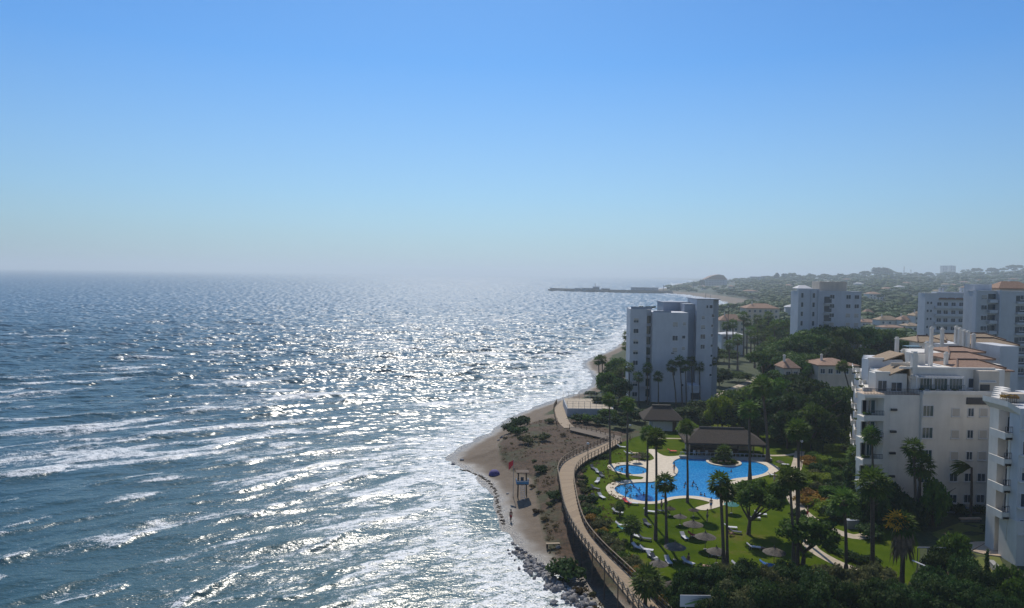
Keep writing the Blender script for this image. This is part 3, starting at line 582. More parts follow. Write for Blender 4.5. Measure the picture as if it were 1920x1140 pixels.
strip('garden_path', PL([(1512,1012),(1525,1030),(1556,1049),(1590,1064),(1625,1077)]), 1.7, 3.012, m_path)
strip('garden_path', PL([(1230,822),(1262,822),(1290,823)]), .8, 3.014, m_path)
strip('garden_path', PL([(1402,712),(1412,708),(1404,716),(1385,724),(1362,733),(1345,742)]), 2.2, 3.03, m_path)
flat('upper_lawn', [PL([(1372,742),(1392,727),(1425,716),(1440,722),(1432,736),(1400,745)])], 3.02, m_lawn, kind='structure')
flat('side_lawn', [PL([(1745,1000),(1800,980),(1880,985),(1885,1010),(1870,1035),(1890,1080),(1920,1105),(1920,1140),(1850,1140),(1800,1040)])], 3.02, mottled('dry_lawn', (.075, .11, .012), (.15, .145, .03), .5, .9), kind='structure')
tc_ = P(1875, 1030, 3.2); o = flat('round_terrace', [ring(P(1868, 1028, 3.2), 3.9, 2.6)], 3.16, m_tan, th=.2, kind='structure')
# sandy upper path up to the tower
pa = [P(x, y, 3.1)[:2] for x, y in [(1068,802),(1058,792),(1052,778),(1050,766),(1058,756),(1068,748)]]
strip('sandy_path', pa, 2.6, 3.1, m_pale_wood, .2)

# ------------------------------------------------------------------ boardwalk
mb = MB(); mb.box(-.06, .06, -.06, .06, 0, 1); POST = mb.mesh('post', m_wood)
def boardwalk():
    root = empty('boardwalk', (0, 0, 0), 0, 'long curving raised timber boardwalk with railings above the beach', 'boardwalk')
    V, F, uv = [], [], []; s = 0
    for i, (a, b) in enumerate(zip(bl, br)):
        if i:
            s += math.hypot((a[0]+b[0]-bl[i-1][0]-br[i-1][0])/2, (a[1]+b[1]-bl[i-1][1]-br[i-1][1])/2)
        V += [(*a, BZ), (*b, BZ), (*a, BZ-.28), (*b, BZ-.28)]; uv.append(s)
        if i:
            k = 4*i; p = k-4; F += [(p, p+1, k+1, k), (p+2, p, k, k+2), (p+1, p+3, k+3, k+1), (p+3, p+2, k+2, k+3)]
    me = bpy.data.meshes.new('deck'); me.from_pydata(V, [], F); me.materials.append(m_plank); ul = me.uv_layers.new(name='UVMap')
    for pl in me.polygons:
        for li in pl.loop_indices:
            vi = me.loops[li].vertex_index; ul.data[li].uv = ((vi % 2)*2.4, uv[vi//4])
    link('deck', me, root)
    def rail(side, off, name='railing'):
        mbr, mbp, mbx = MB(), MB(), MB(); pts = smooth_loop([p for p in side], 1, False); acc = 0; last = None; tops = []
        for i, p in enumerate(pts):
            if last is not None: acc += math.hypot(p[0]-last[0], p[1]-last[1])
            if last is None or acc > 1.45:
                if last is not None and acc > 0: tops.append((p[0], p[1]))
                else: tops.append((p[0], p[1]))
                acc = 0
            last = p
        # resample evenly
        P_ = [np.array(p) for p in side]; cum = [0]
        for a, b in zip(P_[:-1], P_[1:]): cum.append(cum[-1]+np.hypot(*(b-a)))
        N = int(cum[-1]/1.5); tops = [tuple(np.array([np.interp(cum[-1]*k/N, cum, [q[j] for q in P_]) for j in (0, 1)])) for k in range(N+1)]
        for z, r_ in ((BZ+1.03, .07), (BZ+.52, .045)):
            mbr.tube([(x, y, z) for x, y in tops], r_, 4)
        for (a, b), k in zip(zip(tops[:-1], tops[1:]), range(999)):
            mbx.tube([(a[0], a[1], BZ+.1), (b[0], b[1], BZ+.95)], .05, 4); mbx.tube([(a[0], a[1], BZ+.95), (b[0], b[1], BZ+.1)], .05, 4)
        rr = mbr.build(name, m_pale_wood, root)
        for k_, (x, y) in enumerate(tops): z0 = gh(x, y)-.3 if off and k_ % 3 == 0 else BZ-.3; link('post', POST, rr, (x, y, z0), 0, (1, 1, BZ+1.0-z0))
        
        if off: mbx.build('cross_bracing', m_pale_wood, rr)
    rail(bl, True); rail(br, False)
    return root
boardwalk()
def post_rail(name, pts, z, label, mat=None, mat2=None, h=1.0):
    root = empty(name, (pts[0][0], pts[0][1], z), 0, label, 'railing'); a = MB(); b = MB(); x0, y0 = pts[0][0], pts[0][1]; P_ = [np.array(p[:2]) for p in pts]; cum = [0]
    for p, q in zip(P_[:-1], P_[1:]): cum.append(cum[-1]+np.hypot(*(q-p)))
    N = max(1, int(cum[-1]/1.4)); tp = [[np.interp(cum[-1]*k/N, cum, [q[j] for q in P_]) for j in (0, 1)] for k in range(N+1)]
    for x, y in tp: link('post', POST, root, (x-x0, y-y0, -.3), 0, (1.1, 1.1, h+.4))
    for zz in (h, h*.5): b.tube([(x-x0, y-y0, zz) for x, y in tp], .055, 4)
    b.build('rails', mat or m_pale_wood, root)
post_rail('timber_railing', [P(x, y, 3.2) for x, y in [(1068,803),(1085,805),(1110,810),(1138,818),(1152,822)]], 3.0, 'dark timber railing where the upper sandy path meets the boardwalk')
post_rail('timber_railing', [P(x, y, 3.2) for x, y in [(1044,796),(1040,780),(1038,764),(1044,754)]], 3.0, 'low timber railing on the sea side of the upper sandy path')
o = flat('boardwalk_landing', [[P(x, y, 3.5)[:2] for x, y in [(1068,806),(1150,826),(1166,828),(1164,818),(1110,806),(1070,799)]]], 3.5, m_plank, th=.2); o['kind'] = 'structure'

# ------------------------------------------------------------------ thatched pavilions
def hip(mb, x0, x1, y0, y1, z0, z1, rl, mi=0, th=.25):
    cx, cy_ = (x0+x1)/2, (y0+y1)/2; h = rl/2
    v = [(x0, y0, z0), (x1, y0, z0), (x1, y1, z0), (x0, y1, z0), (cx-h, cy_, z1), (cx+h, cy_, z1)]; v += [(a, b, z0-th) for a, b, c in v[:4]]
    mb.add(v, [(0, 1, 5, 4), (1, 2, 5), (2, 3, 4, 5), (3, 0, 4), (6, 7, 1, 0), (7, 8, 2, 1), (8, 9, 3, 2), (9, 6, 0, 3), (9, 8, 7, 6)], mi)
g = P(1352, 857, 3); gz = 3.0
bar = empty('thatched_bar', (g.x, g.y, gz), R(-4), 'long dark thatched bar pavilion open at the front behind the big pool', 'pavilion')
mb = MB(); hip(mb, -7.0, 8.6, -.6, 8.4, 2.75, 4.9, 8.6, 0, .35); mb.build('roof', m_thatch, bar)
mb = MB(); mb.tube([(-3.6, 3.9, 4.95), (5.2, 3.9, 4.95)], .2, 6); mb.build('ridge', m_thatch2, bar)
mb = MB(); mb.box(-5.5, 7.5, 6.2, 6.5, 0, 2.7); mb.box(-5.9, -5.6, 2, 6.5, 0, 2.7); mb.build('wall', m_cream, bar)
mb = MB(); mb.box(-4.5, 3.5, 1.6, 2.3, 0, 1.1); mb.box(-4.7, 3.7, 1.5, 2.4, 1.1, 1.18); mb.build('counter', m_wood, bar)
for x in (-6.3, -3.2, 0, 3.2, 6.2, 8.0):
    mb = MB(); mb.tube([(x, .1, 0), (x, .1, 2.8)], .12, 6); mb.build('post', m_wood, bar)
mb = MB(); mb.box(-8.2, 9.2, -1.9, -.9, -.1, .42); mb.build('terrace_step', m_conc, bar)
mb = MB()
for k in range(22): mb.box(-8+k*.8, -7.93+k*.8, -1.6, -1.53, .42, 1.1)
mb.box(-8.1, 9.1, -1.62, -1.50, 1.1, 1.17); mb.build('railing', m_metal, bar)
for k, (x, c) in enumerate(((-5, m_fabric), (-4.1, m_tan), (-2.6, m_fabric), (.6, m_darkf), (2.2, m_fabric))):
    mb = MB(); mb.box(x-.25, x+.25, .5, 1.0, .42, .5); mb.box(x-.25, x+.25, .95, 1.0, .5, 1.0)
    for dx in (-.22, .18):
        for dy in (.52, .93): mb.box(x+dx, x+dx+.04, dy, dy+.04, 0, .42)
    o = mb.build('bar_chair', c, None, bar.matrix_basis @ Vector((0, 0, 0)), bar.rotation_euler.z); o.location = (g.x, g.y, gz); tag(o, ['white chair at the left end of the thatched bar', 'tan chair beside the leftmost white chair of the bar', 'white chair in the middle left of the thatched bar', 'dark chair under the middle of the thatched roof', 'white chair at the right end of the bar counter'][k], 'chair')
g = P(1243, 809, 3)
gaz = empty('thatched_gazebo', (g.x, g.y, 3.0), R(-3), 'thatched hip roofed pool house with pale walls beyond the lawn', 'pavilion')
mb = MB(); hip(mb, -4.6, 4.6, -1.0, 7.4, 2.75, 5.3, 3.7, 0, .3); mb.build('roof', m_thatch, gaz)
mb = MB(); mb.box(-2.1, 2.1, 2.9, 3.5, 5.22, 5.5); mb.build('ridge_cap', m_thatch2, gaz)
mb = MB(); mb.box(-2.3, 3.6, .6, 6.4, 0, 2.7); mb.build('wall', m_whiteb, gaz)
for x in (-4.1, 4.1):
    mb = MB(); mb.box(x-.1, x+.1, -.5, -.3, 0, 2.75); mb.build('post', m_wood, gaz)
mb = MB(); mb.box(2.2, 3.1, .52, .62, 0, 2.1); mb.build('door', m_wood, gaz)
# terrace with retaining wall and wire fence
tw0 = P(1063, 784, 2.6); tw1 = Q(1136, tw0.y)
ter = empty('sports_terrace', (tw0.x, tw0.y, 2.4), 0, 'raised pale terrace with grey retaining wall and wire fence beside the upper path', 'terrace'); Wd = tw1.x-tw0.x+2
mb = MB(); mb.box(0, Wd, 0, 15, -.5, 2.6); mb.build('retaining_wall', m_greyw, ter); mb = MB(); mb.box(.25, Wd-.25, .25, 14.7, 2.6, 2.64); mb.build('court', m_path, ter)
mb = MB()
for k in range(9):
    x = Wd*k/8; mb.tube([(x, .1, 2.6), (x, .1, 4.4)], .05, 5); mb.tube([(x, 14.8, 2.6), (x, 14.8, 4.4)], .05, 5)
for zz in (3.2, 3.8, 4.4): mb.tube([(0, .1, zz), (Wd, .1, zz)], .025, 4); mb.tube([(0, 14.8, zz), (Wd, 14.8, zz)], .025, 4)
mb.build('wire_fence', m_metal, ter)
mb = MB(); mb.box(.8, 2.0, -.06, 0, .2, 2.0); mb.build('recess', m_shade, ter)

# ------------------------------------------------------------------ garden furniture
def lounger_parts(root, m):
    mb = MB(); mb.box(-.32, .32, -.95, .35, .28, .36); mb.add([(-.32, .35, .28), (.32, .35, .28), (.32, .95, .70), (-.32, .95, .70), (-.32, .35, .36), (.32, .35, .36), (.32, .93, .78), (-.32, .93, .78)], [(0, 3, 2, 1), (4, 5, 6, 7), (0, 1, 5, 4), (1, 2, 6, 5), (2, 3, 7, 6), (3, 0, 4, 7)]); mb.build('mattress', m, root)
    mb = MB(); [mb.box(sx*.28-.03, sx*.28+.03, y-.03, y+.03, 0, .28) for sx in (-1, 1) for y in (-.85, .3)]; mb.box(-.30, .30, .55, .60, 0, .45); mb.build('frame', m_metal, root)
LG = {}
def lounger(px, py, rz, label, m=None, group='sun loungers on the lawn'):
    g = P(px, py, 3.0); m = m or m_fabric
    if m.name not in LG: root = empty('sun_lounger', (g.x, g.y, 3.0), rz, label, 'sun lounger', group); lounger_parts(root, m); LG[m.name] = root
    else: root = copy_tree(LG[m.name]); root.location = (g.x, g.y, 3.0); root.rotation_euler = (0, 0, rz)
    root.scale = (.92,)*3
    return tag(root, label, 'sun lounger', group)
UM = {}
def parasol(px, py, label, m=None, s=1.0, h=2.35):
    m = m or m_thatch2; key = m.name; g = P(px, py, 3.0)
    if key not in UM:
        root = empty('parasol', (0, 0, 0), 0); rg = random.Random(5); mb = MB(); n = 24
        prof = [(.03, 2.75), (.55, 2.52), (1.15, 2.25), (1.62, 2.0)]; mb.lathe(prof, n); mb.lathe([(1.62, 2.0), (1.50, 1.93), (.1, 2.45)], n); mb.lathe([(.10, 2.72), (.07, 3.0), (.01, 3.1)], 6)
        mb.v = [(x*(1+.05*rg.random()), y*(1+.05*rg.random()), z-.08*rg.random()) for x, y, z in mb.v]; mb.build('canopy', m, root)
        mb = MB(); mb.tube([(0, 0, 0), (0, 0, 2.7)], .05, 6); mb.build('pole', m_wood, root); mb = MB(); mb.lathe([(.01, .1), (.25, .1), (.28, 0)], 10); mb.build('base', m_conc, root); UM[key] = root
    else: root = copy_tree(UM[key])
    root.location = (g.x, g.y, 3.0); root.rotation_euler = (0, 0, random.uniform(0, 6)); root.scale = (s*.82,)*3; return tag(root, label, 'parasol', 'parasols on the lawn')
for px, py, lb, m, s in [
    (1275, 984, 'small pale parasol south of the pool between two tall palms', m_thatch2, .7), (1299, 1006, 'grey thatched parasol just left of the twin trunk palm', m_thatch2, 1.0), (1322, 1030, 'grey thatched parasol over white loungers beside the twin trunk palm', m_thatch2, 1.0),
    (1265, 1050, 'pale grey parasol in the shade of the short crowned palm', m_thatch2, 1.0), (1235, 1078, 'small tan parasol at the lower left of the lawn', m_thatch2, .8), (1343, 1056, 'pale parasol in front of the twin trunk palm', m_thatch2, .9),
    (1256, 966, 'small dark parasol by the pool edge behind the third palm', m_thatch, .6), (1451, 1060, 'dusty parasol over the blue loungers on the lower lawn', m_thatch2, 1.0), (1266, 1122, 'dark parasol in the bottom left corner of the lawn by the sign', m_thatch, .9),
    (1371, 962, 'green fabric parasol under the spreading lawn tree', m_tealf, .8), (1300, 968, 'dark thatched parasol on the brown strip below the pool', m_thatch, .55), (1462, 876, 'grey parasol at the right hand tip of the pool paving', m_thatch2, .6), (1193, 868, 'small dark parasol between paddling pool and path', m_thatch, .7), (1230, 838, 'dark parasol on the grass near the pool house', m_thatch, .75)]: parasol(px, py, lb, m, s)
LGS = [(1112,880,.3,'dark',0,'leftmost dark lounger on the grass by the boardwalk hedge'),(1122,888,.5,'white',0,'white lounger just below the leftmost dark one'),(1128,894,.2,'dark',0,'dark lounger in the row left of the pool rim'),(1120,905,-.4,'white',0,'white lounger level with the left pool rim'),(1116,918,.8,'dark',0,'dark lounger beside the left tip of the pool'),(1113,936,.1,'dark',0,'dark lounger below the left tip of the pool'),(1128,934,.4,'white',0,'white lounger below the left tip of the pool'),
 (1165,840,1.2,'white',0,'white lounger at the top of the lawn by the boardwalk bend'),(1178,852,1.4,'white',0,'white lounger above the paddling pool'),(1190,852,1.5,'fabric',0,'pale lounger beside the path to the paddling pool'),(1260,848,1.5,'red',0,'red towel lounger on the paving above the pool'),(1186,946,1.3,'white',0,'white lounger by the red towel at the pool rim'),(1176,944,.6,'red',0,'red lounger standing against the lower pool rim'),
 (1158,963,1.0,'white',0,'white lounger beside the small lawn palm'),(1165,988,1.2,'white',0,'white lounger below the small lawn palm'),(1170,995,1.5,'teal',0,'green lounger beneath the small lawn palm'),(1193,1008,.7,'white',0,'white lounger in the small palm shade'),(1209,1013,1.2,'dark',0,'dark lounger left of the first tall palm shadow'),(1196,1030,.8,'white',0,'white lounger on open grass near the boardwalk'),(1212,1034,1.2,'white',0,'small white lounger right of the lone one near the boardwalk'),
 (1222,1046,.5,'white',0,'white lounger under the tan parasol group'),(1229,1052,.4,'dark',0,'dark lounger under the tan parasol group'),(1253,1056,.1,'white',0,'white lounger left of the pale grey parasol'),(1290,1058,.7,'white',0,'white lounger right of the pale grey parasol'),(1283,1010,.2,'white',0,'white lounger alone in the middle of the lawn'),(1302,1007,1.2,'red',0,'pink red towel lounger under the grey parasol'),
 (1213,985,.3,'dark',0,'dark lounger beside the first tall palm trunk'),(1218,962,1.3,'white',0,'white lounger right of the first tall palm'),(1239,961,1.5,'dark',0,'dark lounger between the second and third palms'),(1347,1040,1.3,'white',0,'white lounger at the left foot of the twin trunk palm'),(1338,1044,1.1,'dark',0,'dark lounger under the beside palm parasol'),(1310,1100,1.2,'white',0,'white lounger in front of the dark bottom hedge'),
 (1370,992,1.4,'white',0,'white lounger right of the twin trunk palm'),(1378,1000,1.2,'dark',0,'dark lounger right of the twin trunk palm'),(1414,974,1.5,'white',0,'white lounger behind the spreading tree trunk'),(1426,967,1.3,'white',0,'white lounger deep under the spreading tree'),(1413,1029,1.3,'white',0,'white lounger in front of the spreading tree'),(1438,1062,1.2,'blue',0,'left blue lounger under the dusty parasol'),(1446,1066,1.4,'blue',0,'middle blue lounger under the dusty parasol'),(1458,1070,1.1,'blue',0,'right blue lounger under the dusty parasol'),
 (1470,873,1.3,'white',0,'white lounger on grass right of the pool tip'),(1449,893,1.4,'white',0,'white lounger on grass below the pool tip'),(1440,862,.4,'dark',0,'dark lounger above the pool tip'),(1385,1064,1.1,'white',0,'white lounger right of the foot of the twin palm'),(1372,938,1.0,'white',0,'white lounger on the paving tongue')]
MC = dict(white=m_fabric, fabric=m_tan, dark=m_darkf, red=m_redf, teal=m_tealf, blue=m_bluef)
for a in LGS: lounger(a[0], a[1], a[2], a[5], MC[a[3]])
def street_lamp(px, py, h, label):
    g = P(px, py, 3.0); r = empty('street_lamp', (g.x, g.y, 3.0), 0, label, 'lamp post', 'globe lamps in the garden'); mb = MB(); mb.tube([(0, 0, 0), (0, 0, h)], [.07, .045], 6); mb.build('pole', m_iron, r)
    mb = MB(); mb.lathe([(.02, h-.02), (.2, h+.08), (.26, h+.25), (.2, h+.42), (.02, h+.5)], 10); mb.build('globe', m_fabric, r, smooth=True)
for a in [(1294, 838, 4.2, 'white globe lamp behind the palm left of the thatched bar'), (1502, 876, 4.6, 'white globe lamp beside the garden path junction'), (1173, 934, 2.4, 'short dark lamp at the near rim of the pool'), (1102, 866, 3.2, 'white globe lamp at the boardwalk bend'), (1181, 828, 3.2, 'white globe lamp at the upper corner of the lawn')]: street_lamp(*a)

# bin / cabinet at the right of the lower path
g = P(1597, 990, 3); r = empty('garden_cabinet', (g.x, g.y, 3), .1, 'grey metal cabinet beside the lower garden path', 'cabinet'); mb = MB(); mb.box(-.85, .85, -.4, .4, 0, 1.15); mb.build('body', m_metal, r); mb = MB(); mb.box(-.9, .9, -.45, .45, 1.15, 1.22); mb.build('lid', m_greyw, r)
for x in (-.42, .42): mb = MB(); mb.box(x-.38, x+.38, -.43, -.40, .1, 1.05); mb.build('door', m_metal, r)

# sign at the bottom of the lawn
g = Q(1306, 70, 3); sz = HZ(1306, 1128, 69)
sg = empty('banner_sign', (g.x, g.y-1, 3.0), 0, 'white banner sign with a green and blue swoosh at the bottom of the picture', 'sign'); hh = sz-3
mb = MB(); mb.box(-1.75, 1.75, -.03, .03, hh-.5, hh+.62); mb.build('panel', m_fabric, sg)
mb = MB(); n = 20
for k in range(n):
    a, b = k/n, (k+1)/n; f = lambda u: -.25+.42*math.sin(u*3.1)*u**.6; q = lambda u: .09+.16*math.sin(u*3.14)
    x0, x1 = -1.3+2.4*a, -1.3+2.4*b; mb.add([(x0, -.034, hh+f(a)-q(a)/2), (x1, -.034, hh+f(b)-q(b)/2), (x1, -.034, hh+f(b)+q(b)/2), (x0, -.034, hh+f(a)+q(a)/2)], [(0, 1, 2, 3)])
mb.build('green_swoosh', NT('sign_green').set((.16, .30, .10), .6), sg)
mb = MB()
for k in range(n):
    a, b = k/n, (k+1)/n; f = lambda u: .12+.30*math.sin(u*2.6)*u**.5; q = lambda u: .03+.11*math.sin(u*3.14)
    x0, x1 = -.9+2.2*a, -.9+2.2*b; mb.add([(x0, -.037, hh+f(a)-q(a)/2), (x1, -.037, hh+f(b)-q(b)/2), (x1, -.037, hh+f(b)+q(b)/2), (x0, -.037, hh+f(a)+q(a)/2)], [(0, 1, 2, 3)])
mb.build('blue_swoosh', m_shade, sg)
for x in (-1.2, 1.2): mb = MB(); mb.tube([(x, .08, 0), (x, .08, hh+.5)], .05, 6); mb.build('post', m_metal, sg)

# ------------------------------------------------------------------ people
def skin_mesh(name, J, E, mat, sub=1):
    me = bpy.data.meshes.new(name); me.from_pydata([j[:3] for j in J], E, []); o = bpy.data.objects.new(name, me); COL.objects.link(o)
    m = o.modifiers.new('s', 'SKIN'); m.use_smooth_shade = True
    for i, j in enumerate(J): me.skin_vertices[0].data[i].radius = (j[3], j[4] if len(j) > 4 else j[3])
    me.skin_vertices[0].data[0].use_root = True; s_ = o.modifiers.new('u', 'SUBSURF'); s_.levels = sub; s_.render_levels = sub
    dg = bpy.context.evaluated_depsgraph_get(); r = bpy.data.meshes.new_from_object(o.evaluated_get(dg)); r.name = name; bpy.data.objects.remove(o); r.materials.clear(); r.materials.append(mat); return r
def body(kind, mat):
    # pelvis, spine, chest, neck, head, crown ; shoulders arms ; legs
    J = [(0, 0, .95, .15, .11), (0, 0, 1.15, .12, .09), (0, .01, 1.38, .16, .10), (0, 0, 1.52, .055), (0, -.01, 1.62, .085, .095), (0, -.01, 1.73, .075)]; E = [(0, 1), (1, 2), (2, 3), (3, 4), (4, 5)]
    for s in (-1, 1):
        b = len(J); f = .16 if kind == 'walk' else .02
        J += [(s*.19, .01, 1.42, .055), (s*.25, .03*s*f*10, 1.14, .042), (s*.27, -.10-.08*s*(kind == 'walk'), .90, .033), (s*.27, -.14-.1*s*(kind == 'walk'), .79, .04, .02)]
        E += [(2, b), (b, b+1), (b+1, b+2), (b+2, b+3)]
        b = len(J); J += [(s*.09, s*.02, .86, .095), (s*.10, s*f*.7-.03, .50, .062), (s*.10, s*f*1.5+.02, .10, .042), (s*.11, s*f*1.5-.15, .035, .035)]; E += [(0, b), (b, b+1), (b+1, b+2), (b+2, b+3)]
    if kind == 'lie':
        J = [(x, (z-.9), .16-y*.6, *r) for x, y, z, *r in J]
    if kind == 'sit':
        J2 = []
        for i, (x, y, z, *r) in enumerate(J):
            if z > .9: J2.append((x, y, z-.80, *r))
            elif z > .8: J2.append((x, y-.12, .14, *r))
            elif z > .4: J2.append((x, y-.42, .42, *r))
            else: J2.append((x, -.72-(.14 if z < .05 else 0), .06, *r))
        J = J2
    if kind == 'swim': J = [(x*1.0 if abs(x) < .22 else x*1.9, y-(.25 if abs(x) > .22 else 0), z-1.25, *r) for x, y, z, *r in J]
    return skin_mesh('body', J, E, mat)
def hairm(kind):
    mb = MB(); mb.lathe([(.02, .17), (.085, .13), (.115, .05), (.11, -.03), (.09, -.07)], 10); return mb.mesh('hair', m_hair, True)
HAIR = hairm(0); BD = {(k, c): body(k, m) for k in ('stand', 'walk', 'lie', 'sit', 'swim') for c, m in (('a', m_skin), ('b', m_skin2))}
def shorts_mesh(m):
    mb = MB(); mb.lathe([(.165, 1.0), (.18, .90), (.17, .82)], 12); mb.tube([(-.09, -.02, .88), (-.10, -.03, .60)], [.105, .095], 8, cap=False); mb.tube([(.09, .02, .88), (.10, 0, .60)], [.105, .095], 8, cap=False); return mb.mesh('shorts', m, True)
SH = {k: shorts_mesh(m) for k, m in (('red', m_redf), ('dark', m_darkf), ('blue', m_bluef), ('white', m_fabric))}
def person(loc, kind, rz, label, c='a', wear='dark', group=None, s=1.0):
    r = empty('person', loc, rz, label, 'person', group, s); link('body', BD[(kind, c)], r)
    hp = {'stand': (0, .01, 1.68), 'walk': (0, .01, 1.68), 'lie': (0, .80, .22), 'sit': (0, 0, .88), 'swim': (0, .01, .43)}[kind]; h = link('hair', HAIR, r, hp)
    if kind == 'lie': h.rotation_euler = (R(-90), 0, 0)
    if kind in ('stand', 'walk'): link('shorts', SH[wear], r)
    return r
g = P(958, 962, 1.4); person((g.x, g.y, gh(g.x, g.y)), 'walk', .3, 'person in red walking on the sand below the lifeguard tower', 'b', 'red', s=1.05)
SW = [(1176,922,'swimmer nearest the left tip of the pool'),(1188,914,'swimmer near the far rim of the left lobe'),(1199,919,'swimmer between the first palm and the left tip'),(1194,930,'swimmer close to the near rim of the left lobe'),(1207,928,'swimmer just left of the first tall palm trunk'),(1222,914,'swimmer between the first and second palm trunks'),(1238,917,'swimmer left of the third palm crown'),(1243,931,'swimmer under the third palm crown'),(1268,917,'lone swimmer in the middle of the pool'),(1285,908,'swimmer left of the fourth palm trunk'),(1283,914,'swimmer behind the fourth palm trunk'),(1300,906,'swimmer right of the fourth palm trunk'),(1305,912,'swimmer in the middle group near the fourth palm'),(1298,912,'swimmer facing the middle group in the pool'),(1308,918,'swimmer below the middle group'),(1314,928,'swimmer by the near rim right of the fourth palm'),(1321,930,'swimmer beside the near rim steps'),(1371,885,'swimmer in the right lobe of the pool'),(1409,893,'swimmer near the right hand near rim'),(1166,880,'child in the paddling pool at its left side'),(1172,884,'child in the middle of the paddling pool'),(1206,886,'child at the right side of the paddling pool'),(1230,925,'swimmer beside the second palm trunk'),(1183,921,'swimmer in the middle of the left lobe')]
for i, (px, py, lb) in enumerate(SW):
    g = P(px, py, 2.9); person((g.x, g.y, 2.9), 'swim', i*1.7, lb, 'ab'[i % 2], group='bathers in the pools', s=.8 if i < 19 or i > 21 else .6)
for px, py, k, lb, wr in [(1326, 978, 'stand', 'person standing on grass below the pool tongue', 'dark'), (1514, 971, 'walk', 'person walking on the garden path right of the spreading tree', 'red'), (1388, 1068, 'sit', 'person sitting on the lawn right of the twin trunk palm', 'dark'), (1452, 905, 'stand', 'person standing in shade below the pool tip', 'white'), (1240, 958, 'stand', 'person standing between loungers below the pool rim', 'dark'), (1249, 955, 'stand', 'person standing by the trunk of the short crowned palm', 'blue'), (1291, 1052, 'sit', 'person sitting beside the lounger right of the grey parasol', 'dark'), (1366, 1003, 'sit', 'person sitting by the loungers right of the twin palm', 'dark'), (1198, 866, 'stand', 'person standing on the paving beside the paddling pool', 'dark'), (1264, 886, 'stand', 'person standing on the paving at the pool waist', 'white'), (1333, 955, 'stand', 'person standing on the paved tongue of the pool deck', 'blue')]:
    g = P(px, py, 3.06); person((g.x, g.y, 3.06), k, px*.7, lb, 'ab'[px % 2], wr)
for px, py, lb in [(1430, 1030, 'person lying on grass in front of the spreading tree'), (1326, 1064, 'person lying on grass left of the twin trunk palm foot')]:
    g = P(px, py, 3.0); person((g.x, g.y, 3.02), 'lie', 1.2, lb, 'a')

# ------------------------------------------------------------------ beach: lifeguard tower, flag, folded parasol, wrack line, boulders
g = P(979, 921, 1.6); bz = gh(g.x, g.y)
lt = empty('lifeguard_tower', (g.x, g.y, bz), R(4), 'blue and white timber lifeguard tower standing on the sand', 'lifeguard tower')
for sx in (-.75, .75):
    for sy in (-.7, .7): mb = MB(); mb.tube([(sx*1.15, sy*1.15, -.3), (sx, sy, 5.0)], .08, 6); mb.build('leg', m_wood, lt)
mb = MB(); mb.box(-1.15, 1.15, -1.0, 1.0, 2.7, 2.85); mb.build('platform', m_wood, lt); lt.scale = (.86,)*3
mb = MB(); mb.box(-1.2, 1.2, -1.06, -1.0, 2.85, 3.55); mb.box(-1.2, -1.14, -1.0, 1.0, 2.85, 3.55); mb.box(1.14, 1.2, -1.0, 1.0, 2.85, 3.55); mb.build('parapet', m_bluep, lt)
mb = MB(); mb.box(-1.2, 1.2, -1.09, -1.06, 3.3, 3.5); mb.build('stripe', m_fabric, lt)
mb = MB(); mb.box(-1.25, 1.25, -1.1, 1.1, 5.0, 5.12); mb.build('roof', m_wood, lt)
mb = MB(); [mb.box(-.35, .35, -1.1-.12*k, -1.0-.12*k, 2.6-.3*k, 2.65-.3*k) for k in range(9)]; mb.tube([(-.38, -1.0, 2.75), (-.38, -2.2, -.1)], .04, 4); mb.tube([(.38, -1.0, 2.75), (.38, -2.2, -.1)], .04, 4); mb.build('ladder', m_whiteb, lt)
mb = MB(); mb.box(-.3, .3, -.2, .3, 2.85, 3.3); mb.box(-.3, .3, .25, .3, 3.3, 3.9); mb.build('chair', m_darkf, lt)
o = MB(); o.tube([(0, 0, 0), (0, 0, 6.4)], [.05, .03], 6); fp = empty('flag_pole', (g.x-1.5, g.y+1.0, gh(g.x-1.5, g.y+1.0)), 0, 'thin pole with a red flag beside the lifeguard tower', 'flag'); o.build('pole', m_metal, fp)
V = [(x*.09, .05*math.sin(x*.9), 6.3-z*.12-x*.055*(1+.2*z)) for x in range(11) for z in range(7)]; F = [(i*7+j, i*7+j+1, i*7+j+8, i*7+j+7) for i in range(10) for j in range(6)]
me = bpy.data.meshes.new('flag'); me.from_pydata(V, [], F); me.materials.append(m_redf); link('flag', me, fp, (.03, 0, 0), R(160))
g2 = P(927, 881, 1.2); r = empty('beach_shelter', (g2.x, g2.y, gh(g2.x, g2.y)), .2, 'small purple pop up beach shelter left of the lifeguard tower', 'beach shelter')
mb = MB(); n = 12
mb.lathe([(.02, .95), (.55, .86), (.95, .5), (1.1, 0)], 14); mb.build('canopy', m_purp, r, smooth=True); mb = MB(); mb.box(-.9, .9, -.5, .5, 0, .05); mb.build('mat', m_darkf, r)
wl = [P(x, y, .9) for x, y in [(866,872),(880,876),(895,882),(908,888),(920,898),(928,910),(932,925),(933,938),(938,955),(944,972)]]; sm_ = smooth_loop(wl, 4, False)
cl = []; rg = np.random.default_rng(9)
for p in sm_: cl += [((p[0]+.2*rg.normal(), p[1]+.2*rg.normal(), gh(p[0], p[1])+.03), (.28, .28, .09)) for _ in range(2)]
o = link('seaweed', crown_mesh('seaweed', mottled('seaweed', (.03, .022, .015), (.07, .05, .035), 3), 5, cl, .12, 320), None); tag(o, 'dark curved line of seaweed left by the tide on the sand', 'seaweed', kind='stuff')
